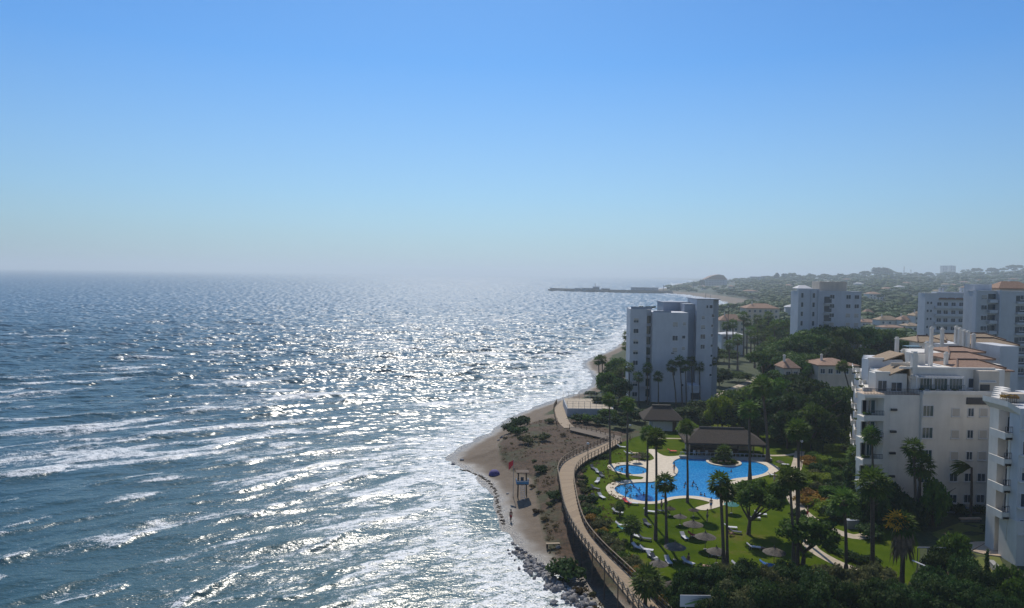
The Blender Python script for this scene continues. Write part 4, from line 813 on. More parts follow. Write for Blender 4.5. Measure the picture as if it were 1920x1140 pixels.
def rock_mesh(seed):
    bm = bmesh.new(); bmesh.ops.create_icosphere(bm, subdivisions=2, radius=1); rg = random.Random(seed)
    pl = [(Vector((rg.gauss(0, 1), rg.gauss(0, 1), rg.gauss(0, 1))).normalized(), rg.uniform(.55, .85)) for _ in range(9)]
    for v in bm.verts:
        for n_, d_ in pl:
            q = v.co.dot(n_)
            if q > d_: v.co -= n_*(q-d_)
        v.co *= rg.uniform(.97, 1.03)
    me = bpy.data.meshes.new('boulder'); bm.to_mesh(me); bm.free(); me.materials.append(m_rock); return me
RK = [rock_mesh(s) for s in range(6)]
strip_px = [(962,1022),(975,1035),(985,1048),(1000,1062),(1015,1072),(1030,1082),(1045,1094),(1060,1106),(1078,1120),(1095,1132),(1110,1142)]; rg = random.Random(3); cnt = 0
for i in range(210):
    k = rg.random()*(len(strip_px)-1.001); j = int(k); f = k-j; px = strip_px[j][0]*(1-f)+strip_px[j+1][0]*f + rg.gauss(3, 7+k*.8); py = strip_px[j][1]*(1-f)+strip_px[j+1][1]*f + rg.gauss(-2, 4)
    g = P(px, py, .6); s = rg.uniform(.20, .55)*(1 if k > 2 else .7); o = link('boulder', RK[i % 6], None, (g.x, g.y, max(gh(g.x, g.y), 0)+s*.3), rg.uniform(0, 6.28), (s, s*rg.uniform(.7, 1.1), s*rg.uniform(.6, .9)))
    o.rotation_euler = (rg.uniform(-.5, .5), rg.uniform(-.5, .5), rg.uniform(0, 6)); tag(o, 'grey boulder in the heap of rocks along the water at the bottom of the beach', 'boulder', 'boulders of the rock revetment')
for i, (px, py, s, lb) in enumerate([(1047, 1005, .45, 'pale lone boulder on the scrub beside the boardwalk'), (1058, 1022, .35, 'small pale stone on the scrub under the boardwalk'), (1072, 1090, .4, 'pale stone on the dirt slope above the rock heap'), (866, 862, .5, 'dark rock on the sand tip in the surf'), (850, 868, .6, 'dark wet rock at the waterline of the sand tip'), (952, 905, .35, 'grey stone at the scrub edge left of the lifeguard tower'), (941, 812, .6, 'pale stone below the dark bushes on the upper beach'), (935, 818, .4, 'small grey stone by the dark bushes on the upper beach')]):
    g = P(px, py, 2.2 if px > 930 else .3); o = link('boulder', RK[i % 6], None, (g.x, g.y, gh(g.x, g.y)+s*.2), i, (s, s*.8, s*.6)); tag(o, lb, 'rock')
# folded blue boat-like cover at the bottom edge
g = P(1110, 1138, 2.2); r = empty('covered_dinghy', (g.x, g.y, gh(g.x, g.y)), -.7, 'small dinghy under a blue striped cover at the foot of the boardwalk', 'boat')
prof = [(-1.5, .12, .25), (-1.0, .48, .45), (-.2, .62, .55), (.8, .55, .5), (1.4, .42, .42)]; V = []; F = []
for x, w_, h_ in prof: V += [(x, w_*math.sin(a), .12+h_*max(0, math.cos(a))) for a in np.linspace(-1.57, 1.57, 9)]
F = [(i*9+j, i*9+j+1, i*9+j+10, i*9+j+9) for i in range(4) for j in range(8)]; me = bpy.data.meshes.new('cover'); me.from_pydata(V, [], F)
t = NT('striped_cover'); wv = t.n('TexWave', bands_direction='Y'); wv.inputs['Scale'].default_value = 1.3; t.L(t.co(), wv.inputs[0]); t.set(t.ramp(wv.outputs[0], [(.35, (.03, .06, .22)), (.5, (.45, .48, .55))], 'CONSTANT'), .7); me.materials.append(t.m); link('cover', me, r)
mb = MB(); mb.add([(-1.4, -.1, 0), (1.3, -.35, 0), (1.3, .35, 0), (-1.4, .1, 0), (-1.5, -.12, .14), (1.4, -.42, .14), (1.4, .42, .14), (-1.5, .12, .14)], [(3, 2, 1, 0), (0, 1, 5, 4), (1, 2, 6, 5), (2, 3, 7, 6), (3, 0, 4, 7)]); mb.build('hull', m_fabric, r)
# small bench-like timber deck on the slope
g = P(1037, 1003, 2.2); r = empty('timber_bench', (g.x, g.y, gh(g.x, g.y)), .1, 'weathered timber bench on the dune slope below the boardwalk', 'bench'); mb = MB(); mb.box(-.95, .95, -.25, .25, .5, .58); mb.build('seat', m_pale_wood, r)
for x in (-.8, .8): mb = MB(); mb.box(x-.1, x+.1, -.2, .2, -.1, .5); mb.build('leg', m_wood, r)
# ------------------------------------------------------------------ buildings
def win_mesh(w, h, glass, frame=None, bars=1, shut=0, name='window'):
    """window frame with glass; origin at the bottom middle, facing -Y"""
    mb = MB(); f = .07; fr = frame or m_frame
    mb.box(-w/2, w/2, -.02, .02, 0, h, 1)
    for x0, x1, z0, z1 in ((-w/2-f, -w/2+.0, -f, h+f), (w/2, w/2+f, -f, h+f), (-w/2, w/2, -f, 0), (-w/2, w/2, h, h+f)): mb.box(x0, x1, -.07, .03, z0, z1)
    for k in range(bars): x = -w/2 + w*(k+1)/(bars+1); mb.box(x-.03, x+.03, -.05, -.02, 0, h)
    if shut: mb.box(-w/2, w/2, -.055, -.021, h*(1-shut), h, 2)
    mb.box(-w/2-.15, w/2+.15, -.16, .02, -f-.09, -f, 0)
    return mb.mesh(name, [fr, glass, m_shut])
WM = {}
def win(parent, x, y, z, w, h, rz=0, bars=1, shut=0, glass=None, name='window', label=None):
    k = (round(w, 2), round(h, 2), bars, round(shut, 1), (glass or m_glass).name, name)
    if k not in WM: WM[k] = win_mesh(w, h, glass or m_glass, None, bars, shut, name)
    o = link(name, WM[k], parent, (x, y, z), rz)
    if label: o['label'] = label
    return o
def box_part(parent, name, x0, x1, y0, y1, z0, z1, m, rz=0):
    mb = MB(); mb.box(x0, x1, y0, y1, z0, z1, rz=rz); return mb.build(name, m, parent)
def stag(parent, name, x0, x1, y0, y1, z0, z1, m, k, step=2.6):      # long wing stepping sideways as it goes back
    n = max(1, int(round((y1-y0)/step))); mb = MB(); st = (y1-y0)/n
    for i in range(n): e = .003*i; mb.box(x0+k*st*i, x1+k*st*i, y0+st*i+(.002 if i else 0), y0+st*(i+1), z0, z1-e)
    return mb.build(name, m, parent)
def pbox(mb, x0, x1, y0, y1, z0, z1, k):      # box that leans sideways with depth, like the staggered balconies
    s = k*(y1-y0); mb.add([(x0, y0, z0), (x1, y0, z0), (x1+s, y1, z0), (x0+s, y1, z0), (x0, y0, z1), (x1, y0, z1), (x1+s, y1, z1), (x0+s, y1, z1)], [(3, 2, 1, 0), (4, 5, 6, 7), (0, 1, 5, 4), (1, 2, 6, 5), (2, 3, 7, 6), (3, 0, 4, 7)])
def chimney(parent, x, y, z, h, w=.55, m=None):
    mb = MB(); mb.box(x-w/2, x+w/2, y-w/2, y+w/2, z, z+h); mb.box(x-w/2-.1, x+w/2+.1, y-w/2-.1, y+w/2+.1, z+h, z+h+.12); mb.box(x-w/2+.06, x+w/2-.06, y-w/2+.06, y+w/2-.06, z+h+.12, z+h+.35)
    return mb.build('chimney', m or m_white, parent)
def hip_roof(parent, x0, x1, y0, y1, z0, z1, rl, m=None): mb = MB(); hip(mb, x0, x1, y0, y1, z0, z1, rl, 0, .22); return mb.build('roof', m or m_tile, parent)
def rail_part(parent, x0, x1, y, z, h=1.0, m=None, rz=0):
    mb = MB(); n = max(2, int(abs(x1-x0)/.22))
    for k in range(n+1): x = x0+(x1-x0)*k/n; mb.box(x-.02, x+.02, y-.02, y+.02, z, z+h)
    mb.box(x0, x1, y-.035, y+.035, z+h, z+h+.06); mb.box(x0, x1, y-.03, y+.03, z+.06, z+.1); return mb.build('railing', m or m_iron, parent)
def plants_part(parent, pts, s=.5, kind='broad', name='potted_plant'):
    for x, y, z in pts: link(name, BSH[kind][0], parent, (x, y, z), x*7, s)

m_shade_tile = mottled('old_ridge_tiles', (.10, .06, .045), (.20, .13, .09), 3)
# --- tower block by the sea
DT = 204.0; zb = 3.0; c0 = Q(1181, DT).x
tw = empty('tower_block', (c0, DT, zb), 0, 'tall blank white and grey tower block by the sea with palms at its foot', 'apartment block')
def TX(px, D=DT): return Q(px, D).x - c0
def TZ(py, px=1260, D=DT): return HZ(px, py, D) - zb
z1, z2, z3, z4 = TZ(580, 1190), TZ(586, 1250), TZ(569, 1280, 210), TZ(561.5, 1330, 208)
stag(tw, 'wall', 0, TX(1212), 1.2, 12, 0, z1, m_cool, .12, 5); stag(tw, 'wall', TX(1212)+.003, TX(1222)-.003, 2.6, 10, 0, z1-.1, m_cool, .0, 9)
box_part(tw, 'wall', TX(1222), TX(1288), 0, 11, 0, z2, m_cool)
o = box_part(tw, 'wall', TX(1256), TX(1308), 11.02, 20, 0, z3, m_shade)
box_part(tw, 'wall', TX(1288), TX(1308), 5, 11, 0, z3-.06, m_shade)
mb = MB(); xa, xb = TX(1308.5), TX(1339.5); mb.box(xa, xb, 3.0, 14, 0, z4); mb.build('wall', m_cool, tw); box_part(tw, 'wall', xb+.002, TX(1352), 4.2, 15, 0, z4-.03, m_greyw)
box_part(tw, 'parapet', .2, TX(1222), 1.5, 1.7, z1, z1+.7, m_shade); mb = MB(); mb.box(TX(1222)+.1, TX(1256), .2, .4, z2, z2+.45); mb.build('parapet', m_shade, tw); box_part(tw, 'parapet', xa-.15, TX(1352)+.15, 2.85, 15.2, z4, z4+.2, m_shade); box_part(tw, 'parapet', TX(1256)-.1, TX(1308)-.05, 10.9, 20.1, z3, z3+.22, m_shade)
for k in range(9):
    zz = 1.3 + k*2.95
    if zz < z1-1.5:
        win(tw, TX(1192), 1.17, zz, 1.3, 1.2, shut=.5 if k % 3 else 0); box_part(tw, 'balcony_recess', TX(1213)+.05, TX(1221), 2.5, 2.62, zz-.2, zz+1.9, m_glass2)
for px, py, w_, h_ in [(1264,634,1.4,1.3),(1280,632,.85,.8),(1264,656,1.3,1.2),(1280,653,.8,.8),(1281,607,.8,.8),(1263,700,.7,1.2),(1279,697,.8,.7),(1279,722,.7,.7),(1260,662,.8,.4),(1264,608,1.3,1.2),(1280,585+92,.8,.8)]:
    win(tw, TX(px), -.03, TZ(py, px)-h_/2, w_, h_, bars=1 if w_ > 1 else 0, shut=.9 if py in (656, 608, 653, 607) else 0)
for px, py, w_, h_ in [(1316,631,1.25,1.2),(1316,650,1.1,1.1),(1316,613,1.1,1.0),(1316,595,.8,.8),(1334,592,.7,.8),(1333,611,.55,.7),(1333,629,.6,.7),(1333,648,.6,.6),(1332,685,.7,.6),(1330,575,.8,.9),(1323,575,.5,.8),(1333,667,.6,.6),(1332,703,.6,.6)]:
    win(tw, TX(px, 207), 2.97, HZ(px, py, 207)-zb-h_/2, w_, h_, bars=1 if w_ > 1 else 0, shut=.8 if py in (613, 595) else 0)
box_part(tw, 'entrance_wing', TX(1290, 202), TX(1310, 202), -3, 3, 0, 5.2, m_cool); box_part(tw, 'door', TX(1291), TX(1306), -3.1, -3.0, 1.4, 3.2, m_glass)
rail_part(tw, TX(1200), TX(1212), .9, 3.0, 1.0, m_metal); plants_part(tw, [(TX(x), 2.5, z1+.2) for x in (1201, 1204, 1215, 1222, 1226)], .6, 'dark')
for x, h_ in ((1330, 1.6), (1339, 1.2)): mb = MB(); mb.tube([(TX(x), 6, z4+.15), (TX(x), 6, z4+.15+h_)], .05, 5); mb.build('antenna', m_metal, tw)
g = Q(1330, 226); kx = empty('garden_kiosk', (g.x, 226, 3), 0, 'small white flat roofed kiosk with a tan roof at the foot of the tower', 'kiosk'); box_part(kx, 'wall', -1.6, 1.9, 0, 3, 0, 5.2, m_cool); box_part(kx, 'roof', -1.9, 2.2, -.3, 3.3, 5.2, 5.5, m_tan); win(kx, .1, -.03, 1.5, 1.6, 1.2, bars=1)

# --- stepped white apartment complex in the right foreground
DA = 110.0; a0 = Q(1622, DA).x; zg = 2.9
ap = empty('apartment_building', (a0, DA, zg), 0, 'long stepped white apartment building with clay roofs and many chimneys right of the pool', 'apartment block')
def AX(px, D=DA): return Q(px, D).x - a0
def AZ(py, px=1700, D=DA): return HZ(px, py, D) - zg
zt = AZ(741, 1650); zr = AZ(737, 1800); FL = [AZ(y, 1645) for y in (960, 908, 864.5, 824, 783)]        # storey floors
xl, xm, xr = AX(1668), AX(1725), AX(1862)
stag(ap, 'wall', xl, xm-.002, .5, 12, 0, zt, m_white, .47); stag(ap, 'wall', xm, xr, 0, 12, 0, zr, m_white, .55)
stag(ap, 'wall', .9, xl-.002, 2.6, 11.9, 0, zt-.02, m_white, .47)
box_part(ap, 'wall', xl-.9, xl-.003, .52, 2.6, 0, zt-.01, m_white)
for i, z in enumerate(FL[1:] + [zt]):                                           # balcony stack on the left corner
    mb = MB(); mb.box(-.3, xl-.9, .15, 2.6, z-.55 if i < 4 else z-.45, z if i < 4 else z+.003); mb.box(-.3, xl-.9, .15, .30, z, z+.28 if i < 4 else z+.01); sl = mb.build('balcony', m_white, ap)
    if i < 4:
        rail_part(sl, -.1, xl-1.0, .22, z+.28, .65); w_ = win(ap, xl-2.2, 2.57, z+.25, 1.9, 1.95, bars=2, glass=m_glass2, name='balcony_door'); win(ap, .85, 2.57, z+.25, .9, 1.9, bars=0, glass=m_glass2, name='balcony_door'); plants_part(sl, [(.3, .7, z+.1)], .55)
        box_part(ap, 'awning_box', xl+.1, xl+.95, .12, .48, z+1.0, z+1.32, m_iron)
rail_part(ap, -.2, xm-.2, .6, zt, .85); stag(ap, 'terrace_floor', -.25, xm-.05, .62, 6, zt+.003, zt+.05, m_tan, .47)
for i, py in enumerate((773, 814, 856, 897)):                                   # wide windows in the corner column
    z = AZ(py+7, 1737); win(ap, AX(1736), -.03, z, 1.5, 1.55, bars=2, glass=m_glass2, shut=0)
for px in (1788, 1816, 1840):
    for i, py in enumerate((780, 821, 861.5, 902, 942)):
        z = AZ(py, px); s_ = 1 if i < 3 else 0; small = px == 1816 and i < 3; win(ap, AX(px), -.03, z, .8 if small else 1.1, 1.15, bars=1, shut=(0 if small else .97) if s_ else 0)
box_part(ap, 'louvre_band', AX(1807), AX(1863), -.25, .003, AZ(758, 1830), AZ(745.5, 1830), m_iron); box_part(ap, 'cornice', AX(1725), AX(1866), -.3, .002, zr-.25, zr+.3, m_white)
box_part(ap, 'plinth', AX(1668)-.2, AX(1866), -.12, .5, -.5, 1.0, m_shade)
# penthouse storey
zp = zr; zpt = AZ(692, 1760, 113); stag(ap, 'wall', AX(1703, 113), AX(1877, 113), 3.0, 12.5, zp-.5, zpt, m_white, .6); box_part(ap, 'wall', AX(1842), AX(1880), 1.6, 3.0, zp-.4, zpt-.03, m_cream)
box_part(ap, 'parapet', AX(1700), AX(1882), 2.8, 3.15, zpt-.003, zpt+.3, m_white)
for x in (1725, 1752, 1780): win(ap, AX(x+6, 113), 2.97, zp+.1, 1.9, 1.75, bars=3, glass=m_glass2, name='terrace_door')
mb = MB()
for k in range(15): x = AX(1722)+k*(AX(1808)-AX(1722))/14; mb.box(x-.05, x+.05, .9, 2.9, zp+2.2, zp+2.34)
mb.box(AX(1720), AX(1810), 1.0, 1.15, zp+2.0, zp+2.2); mb.box(AX(1720), AX(1810), 2.65, 2.8, zp+2.0, zp+2.2)
for px in (1720, 1750, 1780, 1809): mb.box(AX(px)-.06, AX(px)+.06, 1.0, 1.12, zp+.2, zp+2.0)
mb.build('pergola', m_whiteb, ap); rail_part(ap, AX(1728), AX(1806), .35, zp+.28, .8, m_glass2)
win(ap, AX(1815, 113), 2.97, zp+.4, .9, 1.4, bars=0); win(ap, AX(1858), 1.57, zp+1.6, 2.3, .1, bars=0, name='shutter_slot'); box_part(ap, 'louvre', AX(1842)+.2, AX(1862), 1.5, 1.6, zp+.2, zp+1.1, m_iron)
plants_part(ap, [(AX(x), .9, zp+.1) for x in (1730, 1748, 1769, 1790)], .42, 'dark')
# stepped units behind: each a box shifted right and back, with gable roof, chimneys and diagonal balconies
def gable(parent, x0, x1, y0, y1, z0, z1, m, xr_=None):
    xr_ = (x0+x1)/2 if xr_ is None else xr_; mb = MB(); v = [(x0, y0, z0), (xr_, y0, z1), (x1, y0, z0), (x0, y1, z0), (xr_, y1, z1), (x1, y1, z0)]; t_ = .2
    v += [(a, b, c-t_) for a, b, c in v]; mb.add(v, [(0, 1, 4, 3), (1, 2, 5, 4), (6, 9, 10, 7), (7, 10, 11, 8), (0, 6, 7, 1), (1, 7, 8, 2), (3, 4, 10, 9), (4, 5, 11, 10), (0, 3, 9, 6), (2, 8, 11, 5)], 0); return mb.build('roof', m, parent)
for k, (pxl, D, pyt) in enumerate([(1637, 113.5, 697), (1623, 121, 671), (1700, 128, 658), (1755, 139, 642)]):
    x0 = AX(pxl, D); y0 = D-DA; zz = AZ(pyt, pxl, D); wd = (4.8, 5.6, 6.0, 7)[k]
    stag(ap, 'wall', x0, x0+wd, y0, y0+7, 0 if k else zt-.3, zz-.25, m_white if k % 2 == 0 else m_whiteb, .52)
    if k < 2: gable(ap, x0+wd*.42, x0+wd+.3, y0-.25, y0+4.5, zz-.35, zz+.85, m_tile2, x0+wd+.1); box_part(ap, 'parapet', x0-.1, x0+wd*.45, y0-.1, y0+.15, zz-.25, zz+.05, m_white)
    if k < 2: win(ap, x0+1.0, y0-.03, zt+.1, 1.3, 1.6, bars=1, name='terrace_door'); win(ap, x0+3.2, y0-.03, zt+.15 if k == 0 else zz-3, 1.6, 1.3, bars=1)
for px, D, pt, pb in [(1707, 113, 659, 692), (1675, 124, 632, 668), (1740, 138, 613, 634), (1760, 138, 615, 634), (1786, 140, 611, 632), (1793, 139, 614, 634), (1801, 137, 618, 636), (1808, 136, 620, 636), (1818, 132, 625, 664), (1731, 121, 640, 665), (1767, 118, 660, 692), (1687, 125, 655, 668), (1738, 117, 648, 690)]:
    zb_ = AZ(pb, px, D); chimney(ap, AX(px, D), D-DA, zb_-1.5, AZ(pt, px, D)-zb_+1.2, .5 if px != 1707 else .75)
for (x0, x1, D, ye, yr, rl) in [(1788, 1880, 114.5, 690, 674.5, 3.2), (1772, 1860, 120, 673, 660.5, 3.0), (1774, 1842, 127, 660, 650.5, 2.5), (1820, 1906, 137, 646.5, 634, 3.5), (1812, 1880, 146, 637, 625, 3.2), (1716, 1770, 141, 641, 630, 2.0), (1770, 1815, 148, 638, 626, 2.0)]:
    X0, X1 = AX(x0, D), AX(x1, D); hip_roof(ap, X0, X1, D-DA, D-DA+7.5, AZ(ye, (x0+x1)/2, D), AZ(yr, (x0+x1)/2, D+3.7), rl, m_tile if D < 130 else m_tile2)
    stag(ap, 'wall', X0+.4, X1-2.4, D-DA+.35, D-DA+6, 6, AZ(ye, (x0+x1)/2, D)-.2, m_white, .4)
    mb = MB(); a_, b_ = (X0+X1)/2-rl/2, (X0+X1)/2+rl/2; zr_ = AZ(yr, (x0+x1)/2, D+3.7)+.05; mb.tube([(a_, D-DA+3.75, zr_), (b_, D-DA+3.75, zr_)], .16, 6); mb.tube([(X0, D-DA, AZ(ye, (x0+x1)/2, D)+.05), (a_, D-DA+3.75, zr_)], .13, 6); mb.tube([(X1, D-DA, AZ(ye, (x0+x1)/2, D)+.05), (b_, D-DA+3.75, zr_)], .13, 6); mb.build('ridge_tiles', m_shade_tile, ap)
box_part(ap, 'wall', AX(1868, 127), AX(1903, 127), 17, 24, 2, AZ(649, 1885, 127), m_whiteb); box_part(ap, 'terrace_wall', AX(1725, 116), AX(1745, 116), 8.5, 8.8, zpt-.8, zpt+1.7, m_white); box_part(ap, 'parapet', AX(1703), AX(1744), 5.9, 6.2, zpt-.02, zpt+.55, m_cream)
box_part(ap, 'solar_panel', AX(1700, 121), AX(1728, 121), 12, 13.5, AZ(652, 1715, 122), AZ(649.5, 1715, 122), m_glass)
hip_roof(ap, AX(1876), AX(1925), 3.5, 10, AZ(700, 1890), AZ(691, 1890, 115), 2.2, m_tile); box_part(ap, 'wall', AX(1880), AX(1925), 4.5, 9, AZ(745, 1890), AZ(702, 1890), m_cream)
# diagonal balconies of the receding left side
for k in range(4):
    D = 113.5+k*8.2; px_ = 1617-k*6.3
    for i, z in enumerate(FL[1:] + [zt]):
        x1 = AX(px_, D)
        mb = MB(); pbox(mb, x1-.25, x1+4.5, D-DA, D-DA+4.9, z-.28, z, .43); pbox(mb, x1-.3, x1-.12, D-DA, D-DA+4.9, z, z+.62, .43); mb.box(x1-.12, x1+1.2, D-DA, D-DA+.14, z, z+.62); b_ = mb.build('balcony', m_white, ap)
        if i % 2 == 0: plants_part(b_, [(x1+.3, D-DA+1.5, z+.3)], .45, 'broad' if k % 2 else 'olive')
        mb = MB(); mb.tube([(x1-.2, D-DA, z+.95), (x1+1.9, D-DA+4.9, z+.95)], .04, 4); mb.build('railing', m_metal, b_)
    stag(ap, 'wall', AX(px_, D)+1.6, AX(px_, D)+7.5, D-DA+.8, D-DA+6, 0, zt-.35, m_whiteb, .5)

# --- nearer building at the right edge
DB = 93.0; b0 = Q(1876, DB).x; zq = 2.9
bb = empty('apartment_building', (b0, DB, zq), 0, 'white apartment building cut off by the right edge with stacked corner balconies', 'apartment block')
def BX(px, D=DB): return Q(px, D).x - b0
def BZz(py, px=1890, D=DB): return HZ(px, py, D) - zq
ztop = BZz(750, 1890)
stag(bb, 'wall', .15, BX(1906, 92), 1.2, 12, 0, ztop, m_white, .70, 1.8); stag(bb, 'wall', BX(1905.5, 90), BX(1905.5, 90)+9, -3.0, 12.2, 0, BZz(766, 1912, 90), m_whiteb, .72, 1.8)
FB = [BZz(y, 1872) for y in (958, 909.5, 860, 812)]
for i, z in enumerate(FB):
    mb = MB(); mb.box(BX(1861), BX(1903), -1.8, 1.2, z-.45, z-.2); mb.box(BX(1861), BX(1861)+.15, -1.8, 1.2, z-.2, z+.45); mb.box(BX(1861)+.15, BX(1879), -1.8, -1.65, z-.45, z+.35); b_ = mb.build('balcony', m_white, bb)
    rail_part(b_, BX(1861)+.1, BX(1882), -1.72, z+.36, .75); plants_part(b_, [(BX(1888), -1.0, z-.1), (BX(1893), -.6, z-.1)], .6, 'rust' if i in (0, 2) else 'broad')
    win(bb, BX(1894, 94), 1.17, z+.0, 1.3, 1.9, bars=1, name='balcony_door', shut=.5 if i == 2 else 0); mb = MB(); mb.box(BX(1875)-.1, BX(1875)+.12, -1.5, -1.2, z-3.2, z-.45); mb.build('pillar', m_white, bb)
for i, py in enumerate((797, 846, 895, 944, 993)):
    win(bb, BX(1905.5, 90)+.95, -3.03, BZz(py+6, 1912, 90), 1.0, 1.6, bars=1, shut=.4 if i == 2 else 0); mb = MB(); mb.box(BX(1905.5, 90)+.1, BX(1905.5, 90)+2.0, -3.5, -3.0, BZz(py+9, 1912, 90), BZz(py+9, 1912, 90)+.16); mb.build('ledge', m_white, bb)
mb = MB(); mb.add([(BX(1863), -1.9, BZz(748, 1866)), (BX(1905, 90), -3.1, BZz(767, 1905, 90)), (BX(1905, 90), 3, BZz(767, 1905, 90)), (BX(1863), 3, BZz(748, 1866)), (BX(1863), -1.9, BZz(758, 1866)), (BX(1905, 90), -3.1, BZz(778, 1905, 90)), (BX(1905, 90), 3, BZz(778, 1905, 90)), (BX(1863), 3, BZz(758, 1866))], [(0, 1, 2, 3), (7, 6, 5, 4), (0, 4, 5, 1), (1, 5, 6, 2), (2, 6, 7, 3), (3, 7, 4, 0)]); mb.build('terrace_edge', m_white, bb)
rail_part(bb, BX(1866), BX(1904, 91), -1.4, BZz(754, 1885)+.1, .8); box_part(bb, 'roof_wall', BX(1898), BX(1935), 1.5, 3, ztop-.5, BZz(742, 1910), m_cream); plants_part(bb, [(BX(x), .4, ztop) for x in (1880, 1890, 1899)], .6, 'rust')
mb = MB(); mb.box(BX(1898), BX(1905, 90), -3.3, 0, 0, BZz(962, 1900)); mb.build('corner_wall', m_white, bb)

# --- white blocks in the middle distance
def block(name, label, px0, px1, D, pyt, pyb, mat, cols, rows, depth=14, ww=1.2, wh=1.2, storey=3.0, shutp=.3, tilt=0, extra=None):
    x0 = Q(px0, D).x; x1 = Q(px1, D).x; z0 = gh(x0, D)-.5; top = HZ((px0+px1)/2, pyt, D)-z0; r = empty(name, (x0, D, z0), 0, label, 'apartment block'); stag(r, 'wall', 0, x1-x0, 0, depth, 0, top, mat, x0/D*.85, 3.4); rgx = random.Random(int(px0))
    for j in range(rows):
        for cx in cols:
            zz = top-2.2-j*storey
            if zz < .5: break
            win(r, (x1-x0)*cx, -.03, zz, ww, wh, bars=1, shut=.9 if rgx.random() < shutp else 0)
    mb = MB(); mb.box(-.12, x1-x0+.12, -.12, 3, top, top+.25); mb.build('parapet', mat, r); return r, x1-x0, top
r, W_, T_ = block('apartment_block', 'white apartment block behind the dark umbrella pines left of the clay roofed villas', 1490, 1611, 240, 547, 612, m_cool, (.55, .80, .93), 5, shutp=.5, ww=1.4)
box_part(r, 'wall', -.05, 6.6, -1.6, -.002, 0, T_+.9, m_cool); box_part(r, 'penthouse', 8.5, 17.5, 3, 9, T_, T_+3.3, m_cream); box_part(r, 'fin', 6.2, 6.6, -2.2, -1.6, 0, T_+.6, m_cool); box_part(r, 'fin', 3.9, 4.2, -2.0, -1.6, 0, T_+.6, m_cool); hip_roof(r, 1, 6, 2, 7, T_+1.0, T_+2.0, 2, m_whiteb)
for j in range(4): box_part(r, 'balcony', 8.9, 11.6, -.9, -.02, T_-4.0-j*3, T_-3.7-j*3, m_whiteb); box_part(r, 'recess', 9.0, 11.4, -.06, -.02, T_-3.6-j*3, T_-1.6-j*3, m_glass)
for xx in (1.2, 4.9):
    for j in range(5): win(r, xx, -1.63, T_-2-j*3, .7, 1.5, bars=0)
r, W_, T_ = block('apartment_block', 'white block with three long balcony bands and scalloped clay roof behind the near chimneys', 1731, 1820, 285, 551, 632, m_cool, (), 0, depth=16)
for j in range(4):
    zz = T_-5.6-j*3.1; mb = MB(); mb.box(W_*.2, W_*.98, -1.3, -.005, zz, zz+1.0); mb.build('balcony', m_cool, r)
    for cx in (.3, .44, .6, .76, .9): win(r, W_*cx, -.03, zz+1.0, 1.6, 1.3, bars=1)
for k in range(4): hip_roof(r, W_*.28+k*3.2, W_*.28+k*3.2+3.4, -.9, 3.0, T_-1.9, T_-.9, .5, m_tile)
box_part(r, 'wall', W_*.25, W_*.99, .5, 4, T_-.9, T_+.7, m_cool)
for cx in (.06, .13): [win(r, W_*cx, -.03, T_-4-j*3.1, .7, .9, bars=0) for j in range(5)]
for cx in (.45, .52, .9, .97): box_part(r, 'chimney', W_*cx, W_*cx+.6, 5, 5.6, T_, T_+2.3, m_cool)
r, W_, T_ = block('apartment_block', 'tall white block with vertical fins at the right edge behind the clay roofs', 1820, 1960, 212, 547, 700, m_whiteb, (.14, .66), 8, shutp=.2, ww=1.6)
for px in (1819, 1863): x = Q(px, 212).x-r.location.x; box_part(r, 'fin', x-.15, x+.3, -1.6, -.02, 0, T_+.4, m_cool)
for j in range(8): x0_, x1_ = Q(1846, 212).x-r.location.x, Q(1861, 212).x-r.location.x; box_part(r, 'balcony', x0_, x1_, -1.2, -.02, T_-3.2-j*3, T_-2.3-j*3, m_cool); box_part(r, 'recess', x0_+.1, x1_-.05, -.06, -.02, T_-2.2-j*3, T_-.7-j*3, m_glass)
for j in range(8): x0_, x1_ = Q(1899, 212).x-r.location.x, Q(1935, 212).x-r.location.x; box_part(r, 'recess', x0_, x1_, -.06, -.02, T_-2.8-j*3, T_-1.1-j*3, m_glass); box_part(r, 'balcony', x0_, x1_, -1.0, -.02, T_-3.4-j*3, T_-2.8-j*3, m_cool)
hip_roof(r, 9, 20, 3, 10, T_+1.0, T_+3, 5, m_tile); box_part(r, 'penthouse', 9.5, 19.5, 3.5, 9.5, T_, T_+1.0, m_cream); box_part(r, 'penthouse', 2, 7, 3, 8, T_+.01, T_+2.0, m_cool)

# --- villas and lower houses
def villa(label, px0, px1, D, pye, pyr, mat, roofm, depth=9, wins=3, base=None, group=None, cat='house', storeys=1, name='villa', chim=1, hip_=True):
    x0, x1 = Q(px0, D).x, Q(px1, D).x; z0 = gh((x0+x1)/2, D)-.4; e = HZ((px0+px1)/2, pye, D)-z0; rt = HZ((px0+px1)/2, pyr, D+depth/2)-z0; W = x1-x0
    r = empty(name, (x0, D, z0), 0, label, cat, group); box_part(r, 'wall', .3, W-.3, .3, depth-.3, 0, e-.15, mat); hip_roof(r, 0, W, 0, depth, e, max(rt, e+.6), max(.4, W-depth*.9) if hip_ else W-.1, roofm)
    for j in range(storeys):
        for k in range(wins): win(r, W*(k+.7)/(wins+.4), .27, max(.8, e-2.2-j*2.9), 1.1, 1.2, bars=1)
    for k in range(chim): chimney(r, W*(.25+.5*k), depth*.4, rt-.8, 1.6, .5)
    return r
r = villa('sprawling villa with weathered clay roof partly hidden by pines left of the big building', 1532, 1612, 192, 685, 671, m_cream, m_tile, depth=11, wins=5, name='villa'); hip_roof(r, .5, 13, 9, 17, 6.2+.0, 8.2, 8, m_tile)
villa('pink walled house with a red tile roof just right of the tower', 1349, 1400, 372, 601, 589, m_cream, m_tile, 10, 4, storeys=3)
